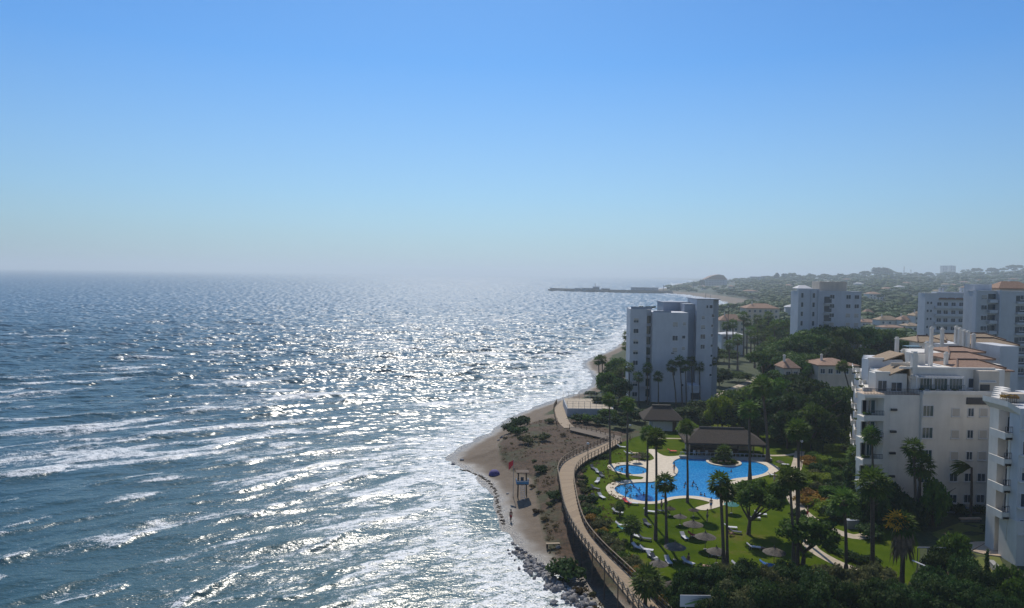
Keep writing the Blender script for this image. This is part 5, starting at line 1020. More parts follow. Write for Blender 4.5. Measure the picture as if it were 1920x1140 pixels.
villa('broad seaside house with terracotta roof and dark veranda above the palms', 1398, 1462, 395, 578, 569, m_cream, m_tile, 12, 6, storeys=2)
villa('low white house with flat grey roof behind the seaside palms', 1352, 1396, 330, 627, 622, m_whiteb, m_whiteb, 8, 4, chim=0)
for k, (a, b, D, e, rr, lb) in enumerate([(1612, 1650, 440, 604, 598, 'leftmost townhouse of the far terracotta roofed row'), (1648, 1690, 430, 600, 592, 'second townhouse of the far row with an ochre hip roof'), (1688, 1716, 425, 600, 591, 'third townhouse of the far row with two chimneys'), (1714, 1738, 420, 592, 584, 'rightmost white townhouse of the far row'), (1655, 1700, 380, 614, 609, 'lower white house in front of the far townhouse row'), (1700, 1732, 385, 611, 605, 'lower ochre roofed house beside the white balcony block')]): villa(lb, a, b, D, e, rr, m_white, (m_tile, m_tile2)[k % 2], 9, 3, storeys=2, chim=1+(k == 2), group='townhouses in the middle distance')
villa('long low building with a pale grey roof among trees behind the villas', 1612, 1690, 262, 648, 638, m_greyw, m_greyw, 8, 5, chim=0)
villa('small cream house behind the palms right of the tower', 1452, 1490, 262, 700, 689, m_cream, m_tile, 7, 2)
villa('terracotta villa hidden between pines with arched windows', 1468, 1502, 195, 690, 672, m_cream, m_tile, 7, 2)
# ------------------------------------------------------------------ palms of the garden
for a in [
 ((1211,966),(1215,812),'left palm of the close tall pair beside the paddling pool',.95),
 ((1229,1012),(1230,820),'right palm of the close tall pair beside the paddling pool',.98),
 ((1250,1019),(1247,904),'shorter palm standing right of the tall pair with its crown over the pool',1.02),
 ((1289,942),(1287,800),'slim tall palm crossing the middle of the pool',.95),
 ((1357,1066),(1350,905),'left trunk of the twin palm in the middle of the lawn',1.15),
 ((1364,1063),(1362,921),'right trunk of the twin palm in the middle of the lawn',.95),
 ((1406,901),(1404,766),'tall palm with a wide crown at the near right rim of the pool',1.35),
 ((1440,866),(1428,722),'tallest palm behind the right end of the pool',1.6),
 ((1496,1006),(1496,806),'tall palm with a pale topped crown beside the garden path',1.25),
 ((1488,1066),(1480,895),'left palm of the leaning pair in front of the garden path',1.05),
 ((1495,1060),(1493,898),'right palm of the leaning pair in front of the garden path',1.05),
 ((1144,870),(1142,748),'tall palm at the boardwalk bend left of the paddling pool',1.0),
 ((1176,894),(1177,756),'tall palm whose trunk crosses the paddling pool',1.05),
 ((1586,1076),(1582,938),'slim palm at the lower garden path right of the spreading trees',1.15),
 ((1636,1078),(1636,905),'bushy crowned palm in front of the left corner of the big building',1.5),
 ((1637,966),(1634,815),'palm whose crown overlaps the balcony stack of the big building',1.05),
 ((1716,985),(1712,838),'taller palm of the pair in front of the white facade',1.15),
 ((1722,982),(1727,872),'shorter palm of the pair in front of the white facade',1.4),
 ((1209,1150),(1214,1088),'small palm rising beside the boardwalk at the bottom of the picture',1.25),
 ((1162,968),(1162,949),'low young palm near the red towel on the lawn',.65),
 ((1184,1016),(1184,984),'low dark palm on the lawn left of the tall pair',.95),
 ((1612,930),(1605,850),'slim palm between the clipped hedges and the big building',1.0),
 ((1600,790),(1580,686),'thin palm rising behind the villa with clay roof',1.1)]:
    palm_px(*a[0], *a[1], a[2], a[3]*1.14, far=False)
# palm on the pool island
palm(ic.x, ic.y, 1.9, 'bushy young palm growing on the pool island', 1.35, None, z=3.05, skirt=False)
# windswept palm against the facade
b = P(1818, 973); wp = palm(b.x, b.y, HZ(1817, 876, b.y)-3, 'windswept palm bending left in front of the plain white facade', .0001, None, z=2.97, skirt=False)
wp.children[1].scale = (1,)*3
for ch in wp.children:
    if ch.name.startswith('crown'): bpy.data.objects.remove(ch)
wp.rotation_euler = (0, 0, 0); rg = random.Random(4); V, F = [], []
for i in range(46):
    a = rg.uniform(-.5, .5); el = rg.uniform(-.2, .75); d = Vector((-math.cos(a)*math.cos(el), .6*math.sin(a), math.sin(el))); p = Vector((0, 0, 0)); L = rg.uniform(1.7, 3.1); w_ = rg.uniform(.12, .2); sd_ = Vector((0, 1, .3)).normalized()*w_; pts = []
    for k in range(6): pts.append(p.copy()); p += d*L/5; d = (d+Vector((-.05, 0, -.20))).normalized()
    for k in range(5):
        q = len(V); s0, s1 = sd_*math.sin(.3+k*.5), sd_*math.sin(.3+(k+1)*.5); V += [pts[k]-s0, pts[k]+s0, pts[k+1]+s1, pts[k+1]-s1]; F.append((q, q+1, q+2, q+3))
tz = HZ(1817, 876, b.y)-3; link('crown', np_mesh('palm_crown', [tuple(v) for v in V], F, m_palm), wp, (0, 0, tz)); S.view_layers[0].update()
for ch in wp.children:
    if ch.name.startswith('trunk'): bpy.data.objects.remove(ch)
mb = MB(); mb.tube([(0, 0, -.3), (.1, 0, 1), (.15, 0, tz*.5), (0, 0, tz)], [.3, .22, .18, .15], 8); mb.build('trunk', m_trunk, wp, smooth=True)
# dying palm with a thick brown skirt
b = P(1690, 1104); hz = HZ(1690, 982, b.y)-3; dp = palm(b.x, b.y, hz, 'dying palm with orange fronds and a thick brown skirt of dead leaves', 1.25, None, z=2.97, r=.26)
link('dead_frond_skirt', palm_skirt_mesh(9, 240, 3.2, .95), dp, (0, 0, hz+.3), 0, 1.15); link('orange_fronds', palm_crown(21, 1.5, 20, m_orange), dp, (-.8, 0, hz+.35), 0, .95)
# palms round the tower
row = [((1198,762),(1197,706)),((1214,759),(1214,690)),((1234,762),(1234,706)),((1268,764),(1260,686)),((1279,763),(1274,676)),((1287,763),(1285,686)),((1298,761),(1296,676)),((1312,752),(1311,687)),((1320,748),(1318,676)),((1338,750),(1339,676))]
nth = ['leftmost', 'second', 'third', 'fourth', 'fifth', 'sixth', 'seventh', 'eighth', 'ninth', 'last']
for k, (a, c) in enumerate(row): palm_px(*a, *c, '%s palm from the left in the row before the tower facade' % nth[k], 1.3, far=True, group='palms in front of the tower block', r=.16)
for k, ((bx, by), (cx, cy_)) in enumerate([((1180,757),(1179,687)),((1124,728),(1122,675)),((1130,728),(1129,674)),((1168,735),(1167,690)),((1152,740),(1150,702)),((1176,720),(1176,628)),((1178,735),(1174,648))]):
    palm_px(bx, by, cx, cy_, ['palm hugging the seaward corner of the tower', 'left palm of the slim pair on the beach edge', 'right palm of the slim pair on the beach edge', 'palm in the grove between beach and tower', 'shorter palm in the grove above the sports terrace', 'highest palm peeping out left of the tower', 'palm behind the seaward edge of the tower'][k], 1.35, far=True, group='palms on the seaward side of the tower')
for k, ((bx, by), (cx, cy_)) in enumerate([((1362,672),(1362,610)),((1374,672),(1374,607)),((1394,668),(1394,592)),((1383,695),(1383,636)),((1420,668),(1420,597)),((1427,672),(1427,608)),((1441,664),(1441,592)),((1407,680),(1408,620)),((1400,668),(1401,604)),((1433,690),(1434,628)),((1452,680),(1452,612)),((1415,690),(1414,632)),((1367,690),(1368,646)),((1446,700),(1446,640)),((1388,640),(1387,602))]):
    palm_px(bx, by, cx, cy_, '%s palm in the far grove right of the tower' % ['leftmost', 'second leftmost', 'tallest', 'low dark', 'slender', 'twin crowned', 'upper right', 'short middle', 'bushy', 'lower right', 'rightmost', 'low central', 'small front left', 'half hidden right', 'small rear left'][k], 1.9, far=True, group='far palm grove right of the tower', r=.2)

# ------------------------------------------------------------------ trees of the garden
def open_tree(bx, by, cx, px0, px1, ytop, ybot, label, seed, kind='broad'):
    g = P(bx, by); k = g.y/FPX; wd = (px1-px0)*k/2; zt_ = HZ(cx, ytop, g.y)-3; zb_ = HZ(cx, ybot, g.y)-3; dx = (cx-bx)*k
    r = empty('spreading_tree', (g.x, g.y, 3.0), 0, label, 'tree'); rgx = np.random.default_rng(seed); cl = []; hc = (zt_+zb_)/2; hh = (zt_-zb_)/2
    for i in range(30): a = rgx.random()*6.283; q = math.sqrt(rgx.random())*.86; cl.append(((dx+wd*q*math.cos(a), wd*.85*q*math.sin(a), hc+hh*(.55*(1-q*q)+.30*rgx.normal())), (wd*.25, wd*.25, hh*.34)))
    link('crown', crown_mesh('tree_crown', m_broad, seed, cl, .27, 150), r); mb = MB(); rg = random.Random(seed)
    mb.tube([(0, 0, -.3), (.1, 0, hc*.22), (.05+dx*.1, 0, hc*.42)], [.34, .26, .22], 8)
    for i in range(7): a = 6.283*i/7+rg.random(); q = wd*rg.uniform(.35, .7); mb.tube([(.05+dx*.1, 0, hc*.38), (dx*.5+q*.5*math.cos(a), q*.5*math.sin(a), hc*.66), (dx+q*math.cos(a), q*math.sin(a), hc)], [.16, .11, .04], 6)
    mb.build('trunk', m_bark, r, smooth=True)
open_tree(1403, 1002, 1422, 1366, 1484, 902, 968, 'spreading tree with open branches standing on the lawn right of the twin palm', 71)
open_tree(1505, 1058, 1507, 1446, 1572, 975, 1026, 'low spreading tree leaning over the lower garden path', 72)
gt = 'trees behind the thatched bar'
for k, a in enumerate([(1375,735,172,5.2,'broad'),(1418,728,178,4.5,'broad'),(1352,745,166,3.6,'lime'),(1462,712,172,6.0,'broad'),(1520,716,168,6.2,'dark'),(1556,730,160,5.4,'dark'),(1500,742,158,5.0,'dark'),(1450,748,160,5.2,'dark'),(1590,740,165,4.8,'dark'),(1545,775,148,3.6,'dark'),(1395,758,162,4.2,'dark'),(1320,752,180,4.6,'dark'),(1292,765,176,4.2,'dark'),(1345,772,168,3.8,'dark'),(1520,758,150,4.0,'broad'),(1478,775,150,3.6,'dark'),(1578,728,172,4.2,'broad'),(1425,768,158,3.6,'dark')]):
    tree_top(a[0], a[1], a[2], a[3], ['round leafy tree right behind the left end of the bar roof', 'bright topped tree behind the middle of the bar', 'yellow green tree between the tower palms and the bar', 'large crowned tree behind the tallest palm', 'big dark tree in the middle of the thicket', 'dark tree at the right of the thicket', 'dark rounded tree low in the thicket', 'dark tree just behind the tallest palm trunk', 'dark tree beside the diagonal balconies', 'small dark tree at the front right of the thicket', 'dark tree filling the gap behind the bar', 'dark tree at the right foot of the tower', 'dark tree in front of the tower entrance', 'low dark tree between gazebo and bar', 'leafy tree at the front of the thicket', 'small dark tree right behind the bar', 'tree between the villa and the big building', 'low dark tree above the bar ridge'][k], a[4], group=gt)
for k, a in enumerate([(1440,655,215,6.5),(1478,640,235,8),(1520,620,228,8.5),(1560,609,232,9),(1600,612,236,8),(1500,660,205,7),(1455,640,250,7),(1545,640,222,7),(1640,612,240,7.5),(1668,618,262,7),(1700,640,240,5),(1478,690,200,5.5),(1508,676,198,3.4)]):
    tree_top(a[0], a[1], a[2], a[3], ['umbrella pine above the cream house', 'large umbrella pine left of the white apartment block', 'umbrella pine below the left end of the white block', 'widest umbrella pine below the white apartment block', 'umbrella pine at the right end of the white block', 'dark umbrella pine with bare limbs before the villa', 'umbrella pine behind the far palm grove', 'umbrella pine just over the sprawling villa roof', 'umbrella pine between the white block and the townhouses', 'umbrella pine in front of the townhouse row', 'small umbrella pine beside the near chimneys', 'low umbrella pine beside the hidden villa', 'dark pine at the left gable of the sprawling villa'][k], 'pine', group='umbrella pines around the white apartment block', hh=(HZ(a[0], a[1], a[2])-3)*.24)
for k, a in enumerate([(1452,700,190,4,'dark'),(1490,705,188,4.5,'dark'),(1620,655,215,5,'dark'),(1660,640,235,5.5,'dark'),(1580,640,214,6,'dark'),(1455,668,232,6,'dark'),(1385,698,245,4.5,'broad'),(1500,640,216,6,'dark'),(1470,600,330,8,'broad'),(1440,598,340,7,'broad'),(1350,690,235,4,'dark'),(1358,655,300,6,'broad')]):
    tree_top(a[0], a[1], a[2], a[3], '%s among the houses inland of the pool' % ['small dark tree by the hidden villa', 'dense dark tree left of the sprawling villa', 'dark tree left of the long low building', 'dark tree behind the long low building', 'dark tree under the pines', 'dark tree at the foot of the pines', 'leafy tree left of the upper lawn', 'dark tree in the shade of the tall pines', 'leafy tree left of the white apartment block', 'pale leafy tree behind the far palm grove', 'dark tree right of the tower foot', 'leafy tree under the pink walled house'][k], a[4], group='trees among the inland houses')
for k, a in enumerate([(1138,700,208,3.4,'broad'),(1150,722,200,3.2,'broad'),(1165,712,196,3.0,'dark'),(1128,745,190,2.6,'dark'),(1158,752,186,3.2,'broad'),(1172,742,184,2.6,'olive'),(1140,768,176,2.6,'broad'),(1190,768,176,2.6,'dark'),(1165,780,168,2.6,'dark'),(1213,768,182,3.0,'dark'),(1290,790,158,2.4,'lime'),(1108,735,212,2.2,'dark'),(1160,672,240,4,'broad'),(1150,690,228,3.6,'dark')]):
    tree_top(a[0], a[1], a[2], a[3], '%s on the seaward side of the tower' % ['leafy tree above the beach edge', 'leafy tree beside the grove palms', 'dark tree near the tower corner', 'small dark tree over the sports terrace', 'leafy tree right of the sports terrace', 'grey green tree at the tower corner', 'round leafy tree at the boardwalk end', 'dark tree left of the gazebo', 'low dark tree above the lawn corner', 'dark tree behind the gazebo roof', 'lime green tree between gazebo and bar', 'small dark tree on the upper beach bank', 'distant leafy tree by the far beach', 'distant dark tree by the far beach'][k], a[4], group='trees on the seaward side')
# shrubs along the boardwalk
rg = random.Random(12)
hp = [(1096,880),(1094,895),(1095,910),(1098,925),(1101,940),(1107,953),(1113,966),(1120,978),(1127,990),(1136,1002),(1146,1012),(1155,1024),(1165,1036),(1176,1046),(1186,1058),(1196,1068),(1206,1079),(1218,1090),(1229,1102),(1240,1114),(1252,1126),(1264,1137),(1100,868),(1110,860),(1124,852),(1138,844),(1150,838)]
for i, (px, py) in enumerate(hp):
    for j in range(2 if i < 22 else 1):
        g = P(px+rg.uniform(-5, 5)-(6 if j else 0)*(py > 940), py+rg.uniform(-4, 4)); k = rg.choice(['dark', 'olive', 'broad', 'olive', 'rust'] if py > 960 else ['dark', 'olive', 'dark'])
        shrub(g.x, g.y, rg.uniform(.75, 1.25)*(1 if py > 930 else .7), 'bushy shrub in the hedge between boardwalk and lawn', k, 'hedge shrubs along the boardwalk', z=2.9)
# dune scrub, counted bushes
ds = [(1010,915),(1030,900),(1018,880),(1040,930),(1022,960),(1034,985),(1048,1040),(1068,1060),(1085,1078),(1100,1092),(1118,1108),(1135,1120),(1060,1035),(1078,1050),(1000,868),(985,858),(960,838),(975,845),(995,830),(1030,822),(1055,825),(1080,830),(948,820),(1046,955),(1042,975),(1090,1060),(1110,1082),(1130,1100),(1150,1125),(1025,790),(1032,800),(1015,800),(1070,1085),(1025,1000),(1006,945),(1040,1015),(1055,1060),(1072,1098),(1095,1110),(1112,1128),(1000,905),(1015,930),(1030,940)]
for i, (px, py) in enumerate(ds[::2]):
    z_ = 2.2; g = P(px, py, z_); shrub(g.x, g.y, rg.uniform(.35, .85), 'low dry bush on the brown dune slope beside the boardwalk', 'scrub' if rg.random() < .7 else 'olive', 'dry bushes on the dune')
for px, py, s, k, lb in [(972,790,2.3,'dark','tallest dark bush at the top of the upper beach'),(958,800,2.2,'dark','dark bush left in the clump on the upper beach'),(966,812,1.9,'dark','dark bush at the foot of the clump on the upper beach'),(985,780,1.6,'dark','dark bush at the right of the clump on the upper beach'),(1030,796,1.2,'olive','grey green bush near the upper sandy path'),(1020,830,1.6,'olive','grey green bush on the dune crest'),(988,835,1.7,'olive','pale green bush on the left of the dune crest'),(1080,795,2.0,'dark','dark bush beside the retaining wall'),(1100,797,2.1,'broad','green bush in front of the retaining wall'),(1120,800,2.0,'dark','dark bush below the sports terrace'),(1062,1052,2.4,'dark','big dark bush on the slope under the boardwalk'),(1040,930,1.5,'dark','dark bush beside the boardwalk near the lifeguard tower'),(1012,882,1.4,'dark','dark bush right of the lifeguard tower roof')]:
    g = P(px, py, 2.6); shrub(g.x, g.y, s, lb, k, 'larger bushes above the beach')
# fine scrub as ground cover
cl = []; rgn = np.random.default_rng(4)
for _ in range(2400):
    px, py = rg.uniform(930, 1185), rg.uniform(790, 1138); g = P(px, py, 2.2)
    if bool(inside(np.array([g.x]), np.array([g.y]), scrub)[0]) and float(seg_dist(np.array([g.x]), np.array([g.y]), [((a[0]+b[0])/2, (a[1]+b[1])/2) for a, b in zip(bl, br)])[0]) > 1.8 and float(noise(g.x/5, g.y/5, 91)) > -.12: s = rg.uniform(.15, .36); cl.append(((g.x, g.y, gh(g.x, g.y)+s*.3), (s, s, s*.55)))
o = link('dune_scrub', crown_mesh('dune_scrub', m_scrub, 8, cl[:950], .13, 170, core=False)); tag(o, 'patchy brown and grey green scrub covering the dune', 'scrub', kind='stuff')
# clipped hedges and shrubs right of the path
def clipped(px, py, w_, d_, h_, kind, label, rz=0):
    g = P(px, py); m = {'dark': m_dark, 'lime': m_lime, 'broad': m_broad}[kind]; rgx = np.random.default_rng(int(px)); n = int(95*(w_*d_+2*h_*(w_+d_)))
    n = min(n, 9000); u = rgx.random((n, 3))-.5; f = rgx.integers(0, 5, n); ax = np.where(f < 2, 0, np.where(f < 4, 1, 2)); sg_ = np.where(f % 2, .5, -.5); u[np.arange(n), ax] = np.where(ax == 2, .5, sg_)
    nr = np.zeros((n, 3)); nr[np.arange(n), ax] = np.where(ax == 2, 1, sg_*2); pos = u*np.array([w_, d_, h_]) + np.array([0, 0, h_/2]) + .06*rgx.normal(size=(n, 3)); V, F = leaf_quads(pos, nr, .17, rgx)
    k = len(V); V = np.concatenate([V, [(sx*(w_/2-.08), sy*(d_/2-.08), z) for z in (0, h_-.08) for sx, sy in ((-1, -1), (1, -1), (1, 1), (-1, 1))]]); F = np.concatenate([F, np.array([[0, 1, 5, 4], [1, 2, 6, 5], [2, 3, 7, 6], [3, 0, 4, 7], [4, 5, 6, 7]])+k])
    o = link('clipped_hedge', np_mesh('clipped_hedge', V, F, m), None, (g.x, g.y, 2.95), rz); tag(o, label, 'hedge', 'clipped hedges beside the garden path')
for a in [(1581,886,4.6,2.2,2.3,'broad','large dark clipped hedge block left of the big building'),(1585,912,4.0,2.0,2.3,'broad','second clipped hedge block below the large one'),(1553,938,2.2,2.0,2.0,'broad','small square clipped hedge near the rusty shrubs'),(1548,905,2.6,3.6,1.2,'lime','bright lime clipped hedge beside the rusty shrubs'),(1548,868,2.6,3.4,1.1,'lime','upper lime hedge behind the large clipped block'),(1560,845,5.4,1.4,1.3,'lime','long narrow lime hedge above the clipped blocks'),(1532,848,1.7,1.7,2.6,'broad','upright clipped bush at the path junction'),(1590,960,5.5,1.6,1.4,'lime','lime hedge beside the lower garden path'),(1580,815,5.0,1.4,1.2,'lime','thin lime hedge under the diagonal balconies'),(1570,800,4.5,1.5,1.6,'broad','dark low hedge in the shade of the thicket')]: clipped(*a)
for px, py, s, k, lb in [(1513,866,1.5,'rust','orange brown shrub at the path junction'),(1522,876,1.4,'rust','rusty shrub below the path junction'),(1520,935,1.7,'rust','left rusty shrub beside the garden path'),(1530,950,1.7,'rust','lower rusty shrub beside the garden path'),(1508,945,1.5,'rust','rusty shrub at the edge of the path bend'),(1536,920,1.5,'olive','grey green shrub among the rusty ones'),(1520,900,1.6,'lime','yellow green shrub above the rusty ones'),(1510,915,1.5,'lime','small yellow green shrub by the path'),(1530,895,1.4,'olive','olive shrub beside the lime hedge'),(1545,958,1.7,'lime','yellow green shrub under the square hedge'),(1560,970,1.8,'dark','dark shrub by the path bend'),(1575,978,1.9,'dark','dark shrub left of the grey cabinet'),(1615,985,2.2,'dark','dark shrub right of the grey cabinet'),(1600,945,2.2,'broad','green shrub before the shaded terrace'),(1618,930,2.3,'broad','green bush at the foot of the balcony stack'),(1625,955,2.4,'dark','dark bush at the corner of the big building'),(1540,1000,1.1,'dark','low dark shrub beside the path near the leaning tree'),(1565,1035,1.0,'dark','low dark shrub along the lower path border'),(1590,1048,1.1,'dark','dark border shrub right of the lower path'),(1615,1055,1.1,'dark','dark border shrub in front of the slim palm'),(1640,1060,1.2,'dark','dark border shrub right of the slim palm'),(1500,830,2.0,'broad','leafy bush at the top of the garden path'),(1515,825,2.1,'dark','dark bush at the top of the garden path'),(1545,830,2.4,'broad','broad bush behind the upright clipped one'),(1475,835,1.6,'dark','dark bush right of the thatched bar'),(1460,830,1.7,'olive','pale bush right of the thatched bar roof'),(1845,955,1.7,'olive','grey green shrub against the white facade base'),(1800,965,1.6,'dark','dark shrub left of the windswept palm'),(1865,1010,1.8,'dark','dark shrub beside the round tan terrace'),(1840,962,1.4,'dark','dark shrub below the lowest facade windows'),(1880,1000,1.9,'rust','reddish shrub under the corner balconies'),(1508,800,2.0,'dark','dark bush at the back of the garden bed'),(1530,806,2.1,'broad','green bush in the second row of the garden bed'),(1550,812,2.0,'dark','dark bush left of the thin lime hedge'),(1524,860,1.6,'broad','rounded green bush above the rusty shrubs'),(1536,882,1.5,'dark','dark bush between lime hedges'),(1560,890,1.7,'broad','green bush left of the large clipped hedge'),(1566,920,1.8,'dark','dark bush left of the second clipped hedge'),(1572,945,1.9,'broad','green bush right of the square hedge'),(1600,925,2.0,'dark','dark bush behind the slim palm by the building'),(1604,880,2.0,'broad','green bush at the building end of the large hedge'),(1595,850,1.9,'dark','dark bush beneath the diagonal balconies'),(1575,835,1.8,'dark','dark bush right of the narrow lime hedge'),(1516,985,1.3,'broad','green shrub inside the bend of the path'),(1500,970,1.2,'dark','small dark shrub right of the path by the walker'),(1630,1010,1.9,'dark','dark shrub at the end of the lower path'),(1655,985,2.2,'dark','dark bush behind the bushy crowned palm'),(1112,860,.8,'dark','small clipped bush at the upper left of the lawn'),(1126,860,.85,'dark','second small clipped bush at the upper left of the lawn'),(1138,858,.8,'broad','third small clipped bush before the left tall palm'),(1205,862,1.4,'olive','palm like bush in the bed by the paddling pool')]:
    if px == 1330: continue
    g = P(px, py); shrub(g.x, g.y, s, lb, k, 'shrubs of the garden beds', z=2.95)
for k in range(9): shrub(ic.x+1.9*math.cos(k*.7), ic.y+1.8*math.sin(k*.7), .6, 'small plant in the bed of the pool island', 'broad', 'plants on the pool island', z=3.05)
# foreground trees and bushes along the bottom right
fg = [(1296,1076,74,2.4,'dark'),(1330,1066,75,2.8,'dark'),(1368,1060,76,2.8,'olive'),(1405,1058,75,3.0,'dark'),(1445,1066,74,2.8,'olive'),(1482,1058,75,2.8,'dark'),(1520,1072,72,3.0,'dark'),(1558,1060,74,2.8,'olive'),(1598,1066,74,2.8,'olive'),(1640,1060,75,3.0,'olive'),(1660,1086,72,2.2,'dark'),(1352,1100,68,2.4,'dark'),(1378,1092,68,2.8,'olive'),(1412,1090,68,3.0,'dark'),(1465,1094,68,2.8,'dark'),(1515,1096,67,3.0,'dark'),(1565,1092,68,2.8,'dark'),(1620,1094,68,3.0,'olive'),(1660,1100,66,3.0,'dark'),
 (1768,1034,80,2.6,'dark'),(1792,1006,82,2.2,'broad'),(1762,1072,73,3.0,'dark'),(1805,1050,75,3.0,'dark'),(1835,1075,72,2.6,'dark'),(1700,1108,66,3,'dark'),(1755,1102,66,3,'dark'),(1805,1100,67,3,'dark'),(1890,1062,80,1.8,'broad'),(1905,1090,75,1.8,'broad'),(1880,1120,68,2.0,'dark'),(1752,905,104,2.2,'broad'),(1665,905,108,2.6,'dark'),(1700,935,104,3.0,'dark'),(1640,925,103,2.6,'dark'),(1840,1112,66,2.8,'dark'),(1610,870,116,2.4,'dark')]
for k, a in enumerate(fg):
    near_ = 'nearest the bottom edge' if a[2] <= 68 else ('in the dark foreground thicket' if a[1] > 1040 else 'before the big white building')
    side = 'behind the banner sign' if a[0] < 1340 else 'under the low spreading tree' if a[0] < 1530 else 'left of the dying palm' if a[0] < 1680 else 'right of the dying palm' if a[0] < 1780 else 'by the cypress'
    sz = ['low', 'wide', 'rounded', 'ragged', 'leafy', 'dense', 'sprawling', 'shaggy'][k % 8]; tree_top(*a[:4], '%s %s tree %s %s' % (sz, {'dark': 'dark green', 'olive': 'grey green', 'broad': 'mid green'}[a[4]], side, near_), a[4], group='foreground thicket of trees', hh=2.6 if a[1] > 1050 else 3.2)
# cypress
g = Q(1852, 77); z_ = gh(g.x, g.y); h_ = HZ(1852, 1036, 77)-z_; r = empty('cypress', (g.x, g.y, z_), 0, 'narrow pointed cypress at the lower right corner', 'tree'); cl = [((.05*math.sin(i), .05*math.cos(i), h_*(.12+.85*i/13)), (.62*(1-i/15.5)+.06, .62*(1-i/15.5)+.06, h_*.09)) for i in range(14)]
link('crown', crown_mesh('cypress_crown', m_dark, 3, cl, .16, 420), r); mb = MB(); mb.tube([(0, 0, -.2), (0, 0, 1)], .16, 6); mb.build('trunk', m_bark, r)
# white pipe goal-like frame among the bushes and curved pale kerbs
def bar_line(name, pts, r_, m, label, cat): 
    p0 = pts[0]; o = MB(); o.tube([tuple(Vector(p)-Vector(p0)) for p in pts], r_, 6); tag(o.build(name, m, None, p0), label, cat)
g1 = Q(1722, 82); g2 = Q(1815, 82); zz = HZ(1760, 1027, 82); r = empty('pergola_frame', (g1.x, 82, 3), 0, 'thin pale pergola frame above the bushes right of the dying palm', 'pergola'); mb = MB(); mb.tube([(0, 0, zz-3), (g2.x-g1.x, 0, zz-3)], .07, 6); mb.build('beam', m_metal, r)
for x in (0, (g2.x-g1.x)*.2, g2.x-g1.x): mb = MB(); mb.tube([(x, 0, 0), (x, 0, zz-3)], .06, 6); mb.build('post', m_metal, r)
g3 = Q(1712, 78); g4 = Q(1740, 76); bar_line('pale_pole', [(g3.x, 78, HZ(1712, 1051, 78)), (g4.x, 76, HZ(1741, 1063, 76))], .08, m_fabric, 'pale slanting pole beneath the pergola frame', 'pole')
for (a, b, c, d_, lb) in [(1800, 978, 1838, 977, 'pale stone bench on the dry grass by the white facade'), (1872, 1022, 1900, 1030, 'pale stone planter on the round tan terrace')]:
    g = P(a, b); g2 = P(c, d_); r = empty('stone_bench', (g.x, g.y, 3), math.atan2(g2.y-g.y, g2.x-g.x), lb, 'bench'); L_ = math.hypot(g2.x-g.x, g2.y-g.y); box_part(r, 'seat', 0, L_, -.3, .3, .3, .5, m_tan); box_part(r, 'base', .2, L_-.2, -.2, .2, -.1, .3, m_conc)
g = P(1858, 1062); g2 = P(1905, 1112); r = empty('garden_wall', (g.x, g.y, 3), math.atan2(g2.y-g.y, g2.x-g.x), 'low rough stone wall stepping down at the lower right corner', 'wall'); L_ = math.hypot(g2.x-g.x, g2.y-g.y)
box_part(r, 'stonework', 0, L_, -.25, .25, -.3, .7, m_rock); box_part(r, 'coping', -.05, L_+.05, -.3, .3, .7, .8, m_conc)

# more of the same planting east of the buildings, beyond the right edge of the picture
rg = random.Random(88)
for i in range(34):
    D = rg.uniform(70, 260); x = D*rg.uniform(.80, 1.15); tree(x, D, rg.uniform(6, 12), rg.uniform(2.6, 5), 'leafy tree in the gardens inland of the right hand building', rg.choice(['dark', 'broad', 'dark', 'pine']), 'trees inland beyond the right edge', hh=rg.uniform(2.2, 3.4))
# ------------------------------------------------------------------ far shore: woods, houses, pier
cl = []; rgn = np.random.default_rng(17); N = 7600
A_ = np.arctan(np.linspace(0, 1, 1)); cnt = 0
az = rgn.uniform(R(9), R(46), N*3); D_ = 300*(2900/300)**rgn.random(N*3); X_ = np.tan(az)*D_; Y_ = D_
dd_ = seg_dist(X_, Y_, coast); ok = inside(X_, Y_, land_poly) & (dd_ > 40) & (noise(X_/90, Y_/90, 81) + .4*noise(X_/35, Y_/35, 82) > -.22 - .25*(Y_ > 900))
# leave the built-up ground between towers and houses a little clearer
pxs = 960 + FPX*X_/Y_; ok &= ~((Y_ < 460) & (pxs > 1340) & (pxs < 1480)); ok &= ~((Y_ > 1650) & (Y_ < 2250) & (pxs > 1296) & (pxs < 1380)); ok &= ~((Y_ < 470) & (Y_ > 400) & (pxs > 1600) & (pxs < 1740))
X_, Y_ = X_[ok][:N], Y_[ok][:N]; Z_ = ground_h(X_, Y_); Vs, Fs, k = [], [], 0
for x, y, z in zip(X_, Y_, Z_):
    s = rgn.uniform(2.6, 5.2)*(1+y/3800); pine = rgn.random() < .6; hh = s*(.36 if pine else .7); c = np.array([x, y, z + s*(1.35 if pine else .7)]); n = 30 if y < 900 else 10
    th = np.arange(7)*2*np.pi/7 + rgn.random()*6; C = np.concatenate([np.stack([np.cos(th)*q, np.sin(th)*q, np.full(7, zz)], 1) for q, zz in ((.75, -.5), (1, 0), (.82, .55), (.35, .93))])
    C = C*np.array([s, s, hh])*(.86+.26*rgn.random((28, 1))) + c; F = [[i*7+j, i*7+(j+1) % 7, (i+1)*7+(j+1) % 7, (i+1)*7+j] for i in range(3) for j in range(7)] + [[21, 22, 23, 24], [21, 24, 25, 27], [25, 26, 27, 25]][:2]
    Vs.append(C); Fs.append(np.array(F)+k); k += 28; u = rgn.normal(size=(n, 3)); u /= np.linalg.norm(u, axis=1)[:, None]; u[:, 2] = np.abs(u[:, 2])*1.1-.2; V, F = leaf_quads(c+u*np.array([s, s, hh])*1.02, u*1.6, s*.30, rgn, 1.2); Vs.append(V); Fs.append(F+k); k += len(V)
